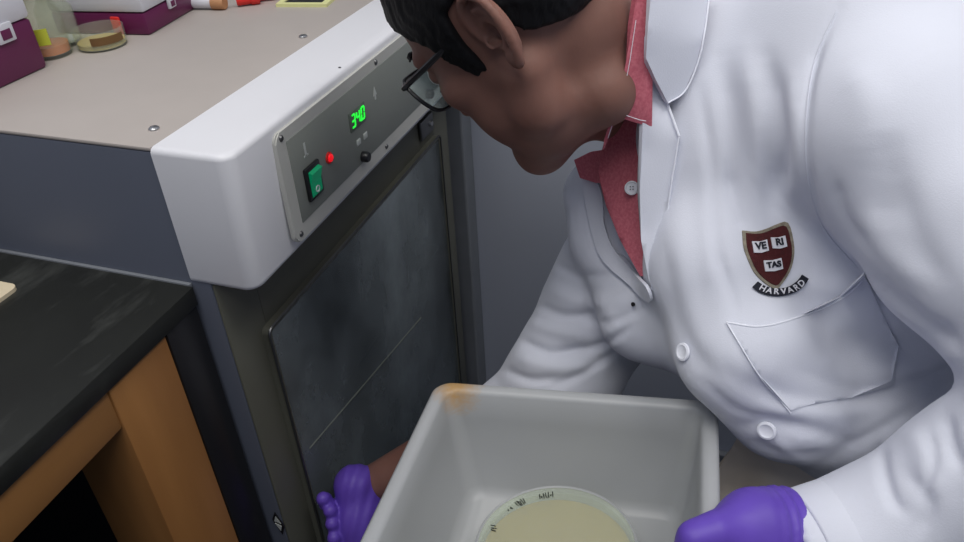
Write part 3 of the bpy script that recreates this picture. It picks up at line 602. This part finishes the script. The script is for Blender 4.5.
for s in (1, -1):
    bm = bmesh.new(); pts = smoothline([H(10.1, s * 1.0, 3.00), H(10.0, s * 5.0, 3.20), H(9.7, s * 6.4, 2.80), H(9.4, s * 6.5, 0.80), H(9.7, s * 5.2, -0.70), H(10.3, s * 2.6, -0.90), H(10.6, s * 1.1, 0.40), H(10.1, s * 1.0, 3.00)], 4)[:-1]
    A = [bm.verts.new(W(p + fwd * .0004)) for p in pts]; B = [bm.verts.new(W(p - fwd * .0008)) for p in pts]; bm.faces.new(A); bm.faces.new(B[::-1])
    for k in range(len(A)): bm.faces.new((A[k], A[(k + 1) % len(A)], B[(k + 1) % len(A)], B[k]))
    fin(bm, 'lens', MT['lens'], gl)
    bm = bmesh.new(); tube(bm, [W(p) for p in smoothline([H(9.7, s * 1.4, 4.0), H(9.5, s * 3.4, 4.5), H(8.4, s * 5.4, 4.0)], 5)], [.0012] * 3 + [.003] * 5 + [.001] * 3, 6); fin(bm, 'eyebrow', MT['hair'], person)
    bm = bmesh.new(); bmesh.ops.create_uvsphere(bm, u_segments=20, v_segments=12, radius=.0115); bm.transform(Matrix.Translation(W(H(8.55, s * 3.1, 1.7)))); ey = fin(bm, 'eye', MT['eyew'], person)
    bm = bmesh.new(); bmesh.ops.create_uvsphere(bm, u_segments=16, v_segments=10, radius=.0055); bm.transform(Matrix.Translation(W(H(9.2, s * 3.1, 1.55)))); fin(bm, 'iris', MT['iris'], ey)

# ---- lab coat
def coat_sdf(P):
    d = cone(P, V(740, 120, .765), V(860, 220, .775), .115, .135)
    d = smin(d, cone(P, V(860, 220, .775), V(1060, 320, .80), .135, .15), .06)
    # shoulder yokes
    d = smin(d, cone(P, V(712, 30, .735), SHL + np.array([0, -.005, 0]), .055, .072), .045)
    d = smin(d, cone(P, V(720, 90, .80), SHR, .07, .066), .04)
    d = smin(d, cone(P, V(790, 20, .79), V(1060, 190, .82), .125, .15), .06); d = smin(d, cone(P, V(860, 15, .66), V(1060, 150, .62), .085, .09), .05)
    # right front over the far chest
    d = smin(d, chain(P, [(602, 196, .84, .042), (616, 240, .835, .044), (650, 312, .80, .048), (700, 330, .78, .05)], .02), .02)
    # left front of the coat: runs from the collar down and hangs open
    d = smin(d, chain(P, [(702, 30, .735, .045), (706, 150, .725, .052), (712, 260, .708, .054), (742, 350, .686, .051), (785, 400, .694, .047), (850, 425, .725, .05), (960, 415, .77, .06)], .03), .05)
    # sleeves
    d = smin(d, chain(P, [(*(SHL), .074), (*V(980, 235, .575), .072), (*ELL, .066)], .03, False), .028)
    dl = chain(P, [(*ELL, .064), (*V(985, 478, .57), .055), (*V(868, 541, .602), .048), (*V(812, 555, .602), .0500)], .02, False)
    cap = (P - V(811, 552, .606).astype(np.float32)) @ _n(V(823, 556, .612) - V(985, 490, .58)).astype(np.float32)
    dl = smax(dl, cap, .004); d = smin(d, dl, .015)
    dr_ = chain(P, [(*SHR, .075), (*V(608, 300, .905), .067), (*V(566, 372, .925), .062), (*V(505, 425, .97), .048), (*V(468, 447, .995), .044)], .03, False)
    cap = (P - V(462, 450, 1.0).astype(np.float32)) @ _n(V(462, 450, 1.0) - V(556, 372, .925)).astype(np.float32); dr_ = smax(dr_, cap, .004); d = smin(d, dr_, .02)
    # hollow neck opening: cut a V where the shirt shows
    return d
cv, cf = nets(coat_sdf, (-.12, -.40, .42), (.86, .42, 1.12), 0.0055); cv = relax(cv, cf, 4)
cv, cf = subdiv(cv, cf); cv = relax(cv, cf, 4)
CREASE = [  # polyline in the photo, depth mm (+ valley / - ridge), half width px
    ([(722, 60), (732, 140), (726, 220)], 3.5, 11), ([(745, 50), (757, 130), (760, 205)], -4, 12), ([(768, 60), (780, 140), (774, 205)], 6, 11), ([(793, 80), (797, 150), (790, 215)], -3.5, 10),
    ([(728, 170), (738, 210), (748, 232)], 3, 8), ([(690, 160), (696, 260), (705, 320)], 2.5, 14), ([(805, 200), (828, 245), (868, 280), (964, 352)], 5, 9),
    ([(840, 8), (815, 60), (806, 120), (808, 180), (826, 232), (858, 268)], 3.0, 5), ([(833, 180), (842, 215), (866, 250)], 3, 9), ([(880, 130), (885, 170), (880, 230)], 3, 22),
    ([(705, 360), (760, 390), (850, 402), (964, 380)], 3, 12), ([(730, 425), (800, 428), (850, 440)], 3.5, 8), ([(790, 345), (860, 375), (930, 370), (964, 355)], -3, 14), ([(760, 405), (830, 412), (890, 405)], -3, 9),
    ([(660, 240), (680, 330), (720, 390)], 3, 10), ([(760, 300), (800, 330), (850, 335)], -2.5, 18), ([(830, 330), (890, 345), (964, 330)], 3, 14),
    ([(882, 440), (884, 470), (893, 500), (905, 512)], 3.5, 7), ([(908, 425), (925, 455), (938, 500)], -3, 14), ([(945, 412), (950, 440), (962, 470)], 4.5, 8), ([(930, 430), (934, 465), (925, 492)], 2.5, 6), ([(905, 470), (930, 505), (915, 535)], 2.0, 8),
    ([(700, 90), (712, 170), (716, 240), (730, 300)], 2.5, 7), ([(640, 300), (665, 350), (700, 400)], -1.5, 8), ([(820, 40), (800, 90), (795, 120)], 2, 8), ([(850, 60), (870, 110), (868, 170)], -2.5, 22), ([(900, 180), (915, 240), (950, 290)], 2.5, 16), ([(860, 200), (885, 250), (930, 290)], -2.5, 12),
    ([(745, 440), (790, 455), (830, 452)], 2.2, 6), ([(700, 380), (740, 412), (800, 424)], 2.0, 5), ([(830, 455), (880, 430), (930, 398)], 2.5, 7), ([(800, 370), (850, 388), (900, 384), (964, 362)], 2.2, 6), ([(770, 440), (810, 466), (840, 462)], -2, 6), ([(780, 275), (830, 290), (860, 280)], -2, 12), ([(715, 250), (735, 300), (728, 320)], 1.5, 6),
    ([(552, 262), (580, 276), (612, 274)], 3, 5), ([(543, 284), (575, 300), (606, 302), (640, 292)], -3.5, 9), ([(535, 303), (565, 316), (600, 312)], 4, 5), ([(575, 318), (610, 322), (645, 306)], 3, 5), ([(526, 322), (560, 332), (590, 338)], -3.5, 8), ([(518, 338), (548, 352), (580, 350)], 4.5, 5),
    ([(560, 352), (600, 346), (632, 326)], 3.5, 5), ([(510, 352), (545, 366), (600, 368)], -3.5, 8), ([(498, 366), (530, 380), (560, 378)], 4, 5), ([(545, 390), (585, 372), (618, 350)], 3.5, 5), ([(600, 300), (612, 330), (600, 380)], -2, 9),
    ([(566, 190), (572, 230), (568, 262)], -3, 9), ([(582, 185), (590, 225), (600, 262)], 4, 9),
]
def crease(v, f):
    nn = vnorm(v, f); pxx = 482 + F * v[:, 0] / v[:, 2]; pyy = 271 + F * v[:, 1] / v[:, 2]; vd = v / np.linalg.norm(v, axis=1, keepdims=True); face = np.clip(-(nn * vd).sum(1) * 2.0, 0, 1)
    disp = np.zeros(len(v))
    for pts, amp, wd in CREASE:
        L = [tuple(p) for p in smoothline(pts, 5)]; d, s, t = seg_dist(pxx, pyy, L); env = np.clip(t * 5, 0, 1) * np.clip((1 - t) * 5, 0, 1); disp -= amp * 0.001 * np.exp(-(d / wd) ** 2) * (0.25 + 0.75 * env)
    # cloth irregularity everywhere, so the far side is wrinkled too
    a = np.sin(v[:, 0] * 31 + 5 * np.sin(v[:, 1] * 11)) * np.sin(v[:, 1] * 27 + 4 * np.sin(v[:, 2] * 13)) * np.sin(v[:, 2] * 23); disp2 = 0.0022 * a
    near = (np.abs(v[:, 2]) > 0)
    return v + nn * (disp * face + disp2)[:, None]
cv = crease(cv, cf)
coat = build('lab_coat', cv, cf, MT['coat'], person)
bvh = BVHTree.FromPolygons([tuple(x) for x in cv], cf.tolist())
def cast(px, py, off=0.0):
    d = Vector(V(px, py, 1.0)).normalized(); h = bvh.ray_cast(Vector((0, 0, 0)), d)
    if h[0] is None: h = bvh.find_nearest(Vector(V(px, py, .72)))
    nrm = h[1]
    if nrm.dot(d) > 0: nrm = -nrm
    return np.array(h[0] + nrm * off), np.array(nrm)
def seam(pts, r, name, m, off=0.0, n=7, parent=coat):
    bm = bmesh.new(); tube(bm, [W(cast(x, y, off)[0]) for x, y in smoothline(pts, n)], r, 6); return fin(bm, name, m, parent)

def patch(name, outline, depthfn, thick, material, parent, step=5, smooth_out=4):
    """cloth piece: outline in the photo, its own depth in the view frame, real thickness"""
    O = [tuple(p) for p in (smoothline(list(outline) + [outline[0]], smooth_out)[:-1] if smooth_out else outline)]
    xs = [p[0] for p in O]; ys = [p[1] for p in O]; pts = [Vector(p) for p in O]
    def inside(x, y):
        c = False
        for i in range(len(O)):
            x1, y1 = O[i]; x2, y2 = O[i - 1]
            if (y1 > y) != (y2 > y) and x < (x2 - x1) * (y - y1) / (y2 - y1) + x1: c = not c
        return c
    y = min(ys) + step / 2
    while y < max(ys):
        x = min(xs) + step / 2
        while x < max(xs):
            if inside(x, y) and min((x - a) ** 2 + (y - b) ** 2 for a, b in O) > (step * .45) ** 2: pts.append(Vector((x, y)))
            x += step
        y += step
    n = len(O); r = delaunay_2d_cdt(pts, [], [list(range(n))], 1, 1e-6); bm = bmesh.new(); vs = []
    for p in r[0]:
        q = depthfn(p.x, p.y); vs.append(bm.verts.new(W(q)))
    for f_ in r[2]:
        try: bm.faces.new([vs[i] for i in f_])
        except ValueError: pass
    bmesh.ops.recalc_face_normals(bm, faces=bm.faces)
    if bm.faces:
        # make normals face the viewer, then thicken away from them
        s = sum((f_.normal.dot(f_.calc_center_median() - Vector((0, 0, CAMH)))) for f_ in bm.faces)
        if s > 0: bmesh.ops.reverse_faces(bm, faces=bm.faces[:])
    bmesh.ops.solidify(bm, geom=bm.faces[:], thickness=thick)
    return fin(bm, name, material, parent, angle=60)
def rbf(ctrl):
    C = np.array([(a, b) for a, b, c in ctrl], float) / 100; Z = np.array([c for *_, c in ctrl], float); n = len(C)
    K = np.linalg.norm(C[:, None] - C[None], axis=2); A = np.block([[K, np.ones((n, 1)), C], [np.ones((1, n)), np.zeros((1, 3))], [C.T, np.zeros((2, 3))]])
    wv = np.linalg.solve(A + 1e-9 * np.eye(n + 3), np.concatenate([Z, np.zeros(3)]))
    return lambda x, y: V(x, y, float(np.linalg.norm(C - np.array([x, y]) / 100, axis=1) @ wv[:n] + wv[n] + wv[n + 1] * x / 100 + wv[n + 2] * y / 100))

# ---- shirt
sf = rbf([(640, 0, .70), (600, 110, .735), (645, 60, .695), (608, 150, .735), (648, 130, .70), (650, 200, .70), (598, 180, .75), (640, 280, .725), (660, 280, .712)])
patch('shirt', [(612, 110), (602, 150), (598, 172), (606, 205), (620, 240), (640, 276), (664, 278), (664, 60), (640, 60)], sf, .003, MT['shirt'], person, 6, 0)
shirt = person.children[-1] if False else [o for o in bpy.data.objects if o.name.startswith('shirt')][0]
cf1 = rbf([(650, -10, .614), (628, 0, .616), (620, 60, .628), (613, 110, .648), (606, 145, .68), (640, 120, .655), (655, 60, .635)])
patch('shirt_collar', [(638, -14), (632, 25), (626, 62), (620, 92), (611, 118), (604, 140), (603, 150), (612, 128), (618, 117), (640, 124), (652, 127), (654, -14)], cf1, .004, MT['shirt'], shirt, 6, 0)
bm = bmesh.new(); tube(bm, [W(cf1(x, y) * .9975) for x, y in ((614, 120), (619, 113), (640, 120), (646, 121))], .0003, 5); tube(bm, [W(cf1(x, y) * .9975) for x, y in ((608, 138), (615, 116), (624, 92), (630, 60), (636, 20))], .0003, 5); fin(bm, 'collar_stitching', MT['thread'], shirt)
cf2 = rbf([(574, 158, .80), (600, 150, .765), (604, 182, .765), (582, 180, .80)])
patch('shirt_collar', [(574, 160), (590, 152), (602, 150), (608, 183), (596, 183), (580, 178)], cf2, .004, MT['shirt'], shirt, 5, 0)
bm = bmesh.new(); c0 = sf(632, 188); nb = _n(np.array([-.25, .1, -1]))
lathe(bm, [(0, .0012), (.0045, .0012), (.0055, .0022), (.0065, .0018), (.0066, 0), (0, 0)], W(c0 + nb * .0035), VM @ nb, 24); bt_ = fin(bm, 'shirt_button', MT['button'], shirt)
bm = bmesh.new()
for a, b in ((-.0012, -.0012), (.0012, -.0012), (-.0012, .0012), (.0012, .0012)):
    u = np.cross(nb, [0, 1, 0]); u = _n(u); v2 = np.cross(nb, u); lathe(bm, [(0, .0020), (.0007, .0020), (.0007, 0)], W(c0 + nb * .0032 + u * a + v2 * b), VM @ nb, 8)
fin(bm, 'button_hole', MT['hole'], bt_)

# ---- coat pieces on the surface
def surf(off): return lambda x, y: cast(x, y, off)[0]
LPF = rbf([(646, 60, .645), (642, 110, .652), (642, 150, .668), (641, 230, .690), (650, 285, .699), (662, 240, .690), (671, 180, .676), (679, 137, .664), (664, 97, .664)])
patch('lapel', [(646, 60), (643, 120), (640, 190), (641, 240), (650, 290), (662, 240), (671, 180), (679, 137), (664, 97)], LPF, .003, MT['coat'], coat, 5, 0)
patch('collar', [(652, -14), (648, 25), (646, 58), (656, 80), (668, 103), (684, 92), (697, 63), (704, 30), (710, -14)], rbf([(648, -14, .606), (645, 30, .612), (648, 58, .626), (668, 103, .656), (700, 40, .646), (712, -14, .650)]), .005, MT['coat'], coat, 5, 0)
def edge(name, pts, fnn, r=.001):
    bm = bmesh.new(); tube(bm, [W(fnn(x, y) * .9975) for x, y in smoothline(pts, 6)], r, 6); return fin(bm, name, MT['thread'], coat)
CLF = rbf([(648, -14, .606), (645, 30, .612), (648, 58, .626), (668, 103, .656), (700, 40, .646), (712, -14, .650)])
edge('lapel_edge', [(647, 60), (657, 80), (667, 103), (679, 136)], LPF, .0011)
edge('lapel_edge', [(679, 137), (672, 180), (666, 220), (660, 250)], LPF, .0007)
edge('collar_edge', [(710, -10), (705, 30), (698, 62), (685, 91), (668, 103)], CLF, .0007)
pk = patch('chest_pocket', [(727, 322), (760, 326), (800, 316), (840, 296), (866, 274), (880, 308), (898, 345), (890, 380), (850, 398), (815, 404), (790, 410), (757, 372)], surf(.0018), .0012, MT['coat'], coat, 4, 0)
seam([(836, 12), (815, 60), (806, 120), (808, 180), (824, 228), (858, 268)], .0007, 'sleeve_seam', MT['coat'], .0002)
seam([(727, 323), (760, 327), (800, 317), (840, 298), (862, 280)], .0008, 'pocket_hem', MT['thread'], .0020, parent=pk)
seam([(727, 323), (742, 348), (757, 372), (775, 395), (790, 412)], .0006, 'pocket_seam', MT['thread'], .0018, parent=pk)
rp_ = patch('front_placket', [(584, 176), (597, 182), (603, 200), (605, 222), (613, 246), (630, 267), (650, 284), (654, 300), (634, 288), (606, 262), (594, 236), (588, 205)], surf(.005), .003, MT['coat'], coat, 5, 3)
bm = bmesh.new(); sn_, snn = cast(634, 304, .001); lathe(bm, [(0, .001), (.0022, .001), (.0022, 0)], W(sn_), VM @ snn, 10); fin(bm, 'snap', MT['black'], coat)
def button(px, py, r, par, m=MT['coat']):
    p, nn = cast(px, py, .001); bm = bmesh.new(); lathe(bm, [(0, .0012), (r * .6, .0012), (r * .75, .0020), (r * .98, .0014), (r, 0), (0, 0)], W(p), VM @ nn, 24); fin(bm, 'coat_button', MT['thread'], par)
button(684, 352, .0080, coat); button(767, 430, .0080, coat)
A_, B_ = V(872, 537, .602), V(812, 555, .602); bm = bmesh.new(); L_ = float(np.linalg.norm(B_ - A_)); lathe(bm, [(.044, 0), (.0500, .004), (.0515, L_ * .5), (.0510, L_ - .002), (.0500, L_), (.0485, L_), (.0475, L_ - .004), (.043, .002)], W(A_), VM @ (B_ - A_), 56, close=True); fin(bm, 'cuff', MT['coat'], coat, angle=70)
p, nn = cast(655, 302, .001)

# ---- crest badge embroidered on the coat
BO = np.array([770., 256.]); BR = math.radians(-9)
def bp(u, v):      # badge plane (px-sized units, v up) -> picture
    c, s = math.cos(BR), math.sin(BR); return BO[0] + u * c - (-v) * s * -1 * -1, BO[1] + u * s + (-v) * c
def bpx(u, v):
    c, s = math.cos(BR), math.sin(BR); x = u * c + v * s * -1 * 0 + (-v) * (-s); return BO[0] + x, BO[1] + u * s + (-v) * c
badge = None
shield = [(-21, 26), (-10, 23.5), (0, 24.5), (10, 27), (20, 27), (22, 10), (20, -4), (14, -17), (5, -27), (0, -30), (-8, -24), (-16, -13), (-20, 0), (-22, 12)]
badge = patch('crest_badge', [bpx(u * 1.14, v * 1.12) for u, v in shield], surf(.0012), .001, MT['gold'], coat, 4, 3)
patch('shield', [bpx(u, v) for u, v in shield], surf(.0020), .0009, MT['crimson'], badge, 4, 3)
def surf_mesh(name, me, u0, v0, rot, m, off, scale=1.0, par=badge):
    bm = bmesh.new(); bm.from_mesh(me); c, s = math.cos(rot), math.sin(rot)
    for v in bm.verts:
        u, vv = v.co.x * scale, v.co.y * scale; x, y = bpx(u0 + u * c - vv * s, v0 + u * s + vv * c); v.co = W(cast(x, y, off + v.co.z * 1.0)[0])
    return fin(bm, name, m, par, smooth=False)
for (u, v, t) in ((-9.5, 11, 'VE'), (9.5, 12.5, 'RI'), (0, -9, 'TAS')):
    wd = 7.4 if t != 'TAS' else 8.8
    bk = patch('open_book', [bpx(u - wd, v - 5.4), bpx(u, v - 6.6), bpx(u + wd, v - 5.4), bpx(u + wd, v + 5.6), bpx(u, v + 4.6), bpx(u - wd, v + 5.6)], surf(.0029), .0008, MT['bookw'], badge, 4, 0)
    surf_mesh('book_letters', textmesh(t, 9.5 if t != 'TAS' else 8.2, 0.0006, .28), u, v, 0, MT['navy'], .0035, 1, bk)
arcp = [(5 + 28 * math.sin(a), -7 - 27 * math.cos(a)) for a in np.linspace(-.92, .92, 15)]; arco = [(5 + 35.5 * math.sin(a), -7 - 35 * math.cos(a)) for a in np.linspace(-.92, .92, 15)]
rb = patch('ribbon', [bpx(*p) for p in arcp] + [bpx(*p) for p in arco[::-1]], surf(.0024), .0009, MT['navy'], badge, 4, 0)
for k, ch in enumerate('HARVARD'):
    a = -.66 + 1.32 * k / 6; surf_mesh('ribbon_letter', textmesh(ch, 8.6, .0006, .10), 5 + 31.7 * math.sin(a), -7 - 31 * math.cos(a), a, MT['bookw'], .0032, 1, rb)

# ---- hidden skirt of the coat, hanging beyond the tub
kf = rbf([(715, 425, .80), (760, 430, .78), (820, 430, .78), (700, 560, .86), (760, 560, .83), (850, 560, .80), (735, 490, .84), (762, 490, .80), (900, 420, .80)])
patch('coat_skirt', [(752, 408), (736, 440), (718, 470), (708, 500), (700, 560), (860, 560), (900, 470), (900, 410)], kf, .004, MT['beige'], coat, 8, 0)

# ---- legs, trousers, shoes (below and beyond the frame)
hip = np.array(W(PEL)); 
def leg_sdf(P):
    d = ell(P, (hip[0], hip[1], hip[2]), (.165, .125, .13))
    for s in (-1, 1):
        d = smin(d, cone(P, (hip[0] + s * .09, hip[1] + .0, hip[2] - .05), (hip[0] + s * .11, hip[1] + .06, .47), .088, .066), .04); d = smin(d, cone(P, (hip[0] + s * .11, hip[1] + .06, .47), (hip[0] + s * .12, hip[1] + .0, .09), .066, .055), .03)
    return smax(d, .055 - P[:, 2], .006)
lv, lf = nets(leg_sdf, (hip[0] - .30, hip[1] - .25, 0.0), (hip[0] + .30, hip[1] + .25, hip[2] + .2), .011); lv = relax(lv, lf, 4)
me = bpy.data.meshes.new('trousers'); me.from_pydata(lv.tolist(), [], lf.tolist()); link('trousers', me, MT['trouser'], person)
for s in (-1, 1):
    sh_ = lambda P: smax(smin(ell(P, (hip[0] + s * .12, hip[1] + .07, .035), (.045, .13, .04)), ell(P, (hip[0] + s * .12, hip[1] - .01, .06), (.04, .055, .06)), .03), .0015 - P[:, 2], .003)
    v_, f_ = nets(sh_, (hip[0] + s * .12 - .07, hip[1] - .09, -.01), (hip[0] + s * .12 + .07, hip[1] + .23, .14), .006); me = bpy.data.meshes.new('shoe'); me.from_pydata(v_.tolist(), [], f_.tolist()); link('shoe', me, MT['shoe'], person)

# ---- gloves
def gloveR(P):
    d = chain(P, [(366, 484, 1.018, .0235), (354, 484, 1.006, .0225)], .01)
    d = smin(d, chain(P, [(354, 486, 1.006, .0225), (356, 520, 1.003, .0215), (358, 558, 1.008, .025)], .02), .015)
    d = smin(d, chain(P, [(366, 510, 1.013, .0215), (376, 556, 1.018, .024)], .02), .02)
    for k, (tx, ty) in enumerate(((323, 499), (330, 511), (332, 524), (334, 538))):
        f1 = chain(P, [(352, ty + 22, 1.010, .0105), (339, ty + 13, 1.002, .0095), (tx + 3, ty + 4, .990, .0088), (tx, ty - .5, .983, .0080), (tx + 3, ty - 1, .992, .0074)], .003); d = smin(d, f1, .0015)
    d = smin(d, chain(P, [(368, 505, 1.022, .012), (354, 525, 1.025, .011), (346, 540, 1.025, .009)], .006), .006)
    rp = np.sin((P @ _n(np.array([1., .25, 0])).astype(np.float32)) * 420) * .0007
    return d + rp * (np.abs(P[:, 0] - V(366, 480, 1.05)[0]) < .02)
gv, gf = nets(gloveR, V(290, 430, 1.0) - .06, V(420, 640, 1.1) + .05, .0022); o = build('glove', relax(gv, gf, 1), gf, MT['glove'], person)
def gloveL(P):
    # wrist cuff, palm, thumb over the rim inside the tub, four fingers under the rim outside
    d = chain(P, [(848, 552, .612, .025), (815, 548, .612, .0270), (786, 535, .606, .0300)], .015)
    d = smin(d, chain(P, [(786, 533, .606, .030), (757, 534, .592, .0295), (733, 546, .580, .0235)], .02), .02)
    d = smin(d, chain(P, [(752, 520, .584, .0185), (714, 533, .566, .0128), (694, 538, .562, .0102), (686, 550, .568, .0092)], .010), .012)
    for k in range(4):
        x = 745 + 3 * k; y = 568 + 12 * k; z = .620 - .010 * k
        d = smin(d, chain(P, [(x + 8, y - 4, z, .0120), (x - 4, y + 24, z + .02, .0100), (x - 16, y + 38, z + .035, .0092), (x - 30, y + 40, z + .04, .0085)], .005), .006)
    ax = _n(V(760, 530, .602) - V(848, 546, .612)).astype(np.float32); t = (P - V(786, 510, .600).astype(np.float32)) @ ax
    q = (P - V(800, 500, .6).astype(np.float32)); rp = .0014 * np.sin(t * 620 + 40 * q[:, 1]) * np.exp(-((t - .004) / .014) ** 2)
    return d + rp
gv, gf = nets(gloveL, V(640, 470, .60) - .085, V(870, 700, .62) + .06, .0022); build('glove', relax(gv, gf, 2), gf, MT['glove'], person)

# ---- handwriting on the dish lid (short illegible pen strokes along the rim)
rnd = random.Random(3)
def lidp(ang, rad): return pc + tx_ * (math.cos(ang) * rad) + ty_ * (math.sin(ang) * rad) + tn_ * (PH + .0004)
for (a0, a1, n_) in ((0.42, 0.20, 7), (0.80, 0.68, 5), (0.98, 0.92, 2), (1.45, 1.36, 3)):
    bm = bmesh.new()
    for k in range(n_):
        a = a0 + (a1 - a0) * k / max(1, n_ - 1); r0 = dr - .0125; pts = [lidp(a + rnd.uniform(-.012, .012), r0 + rnd.uniform(-.0035, .0045)) for _ in range(4)]; tube(bm, pts, .0005, 5)
    fin(bm, 'handwriting', MT['ink'], ld, smooth=False)
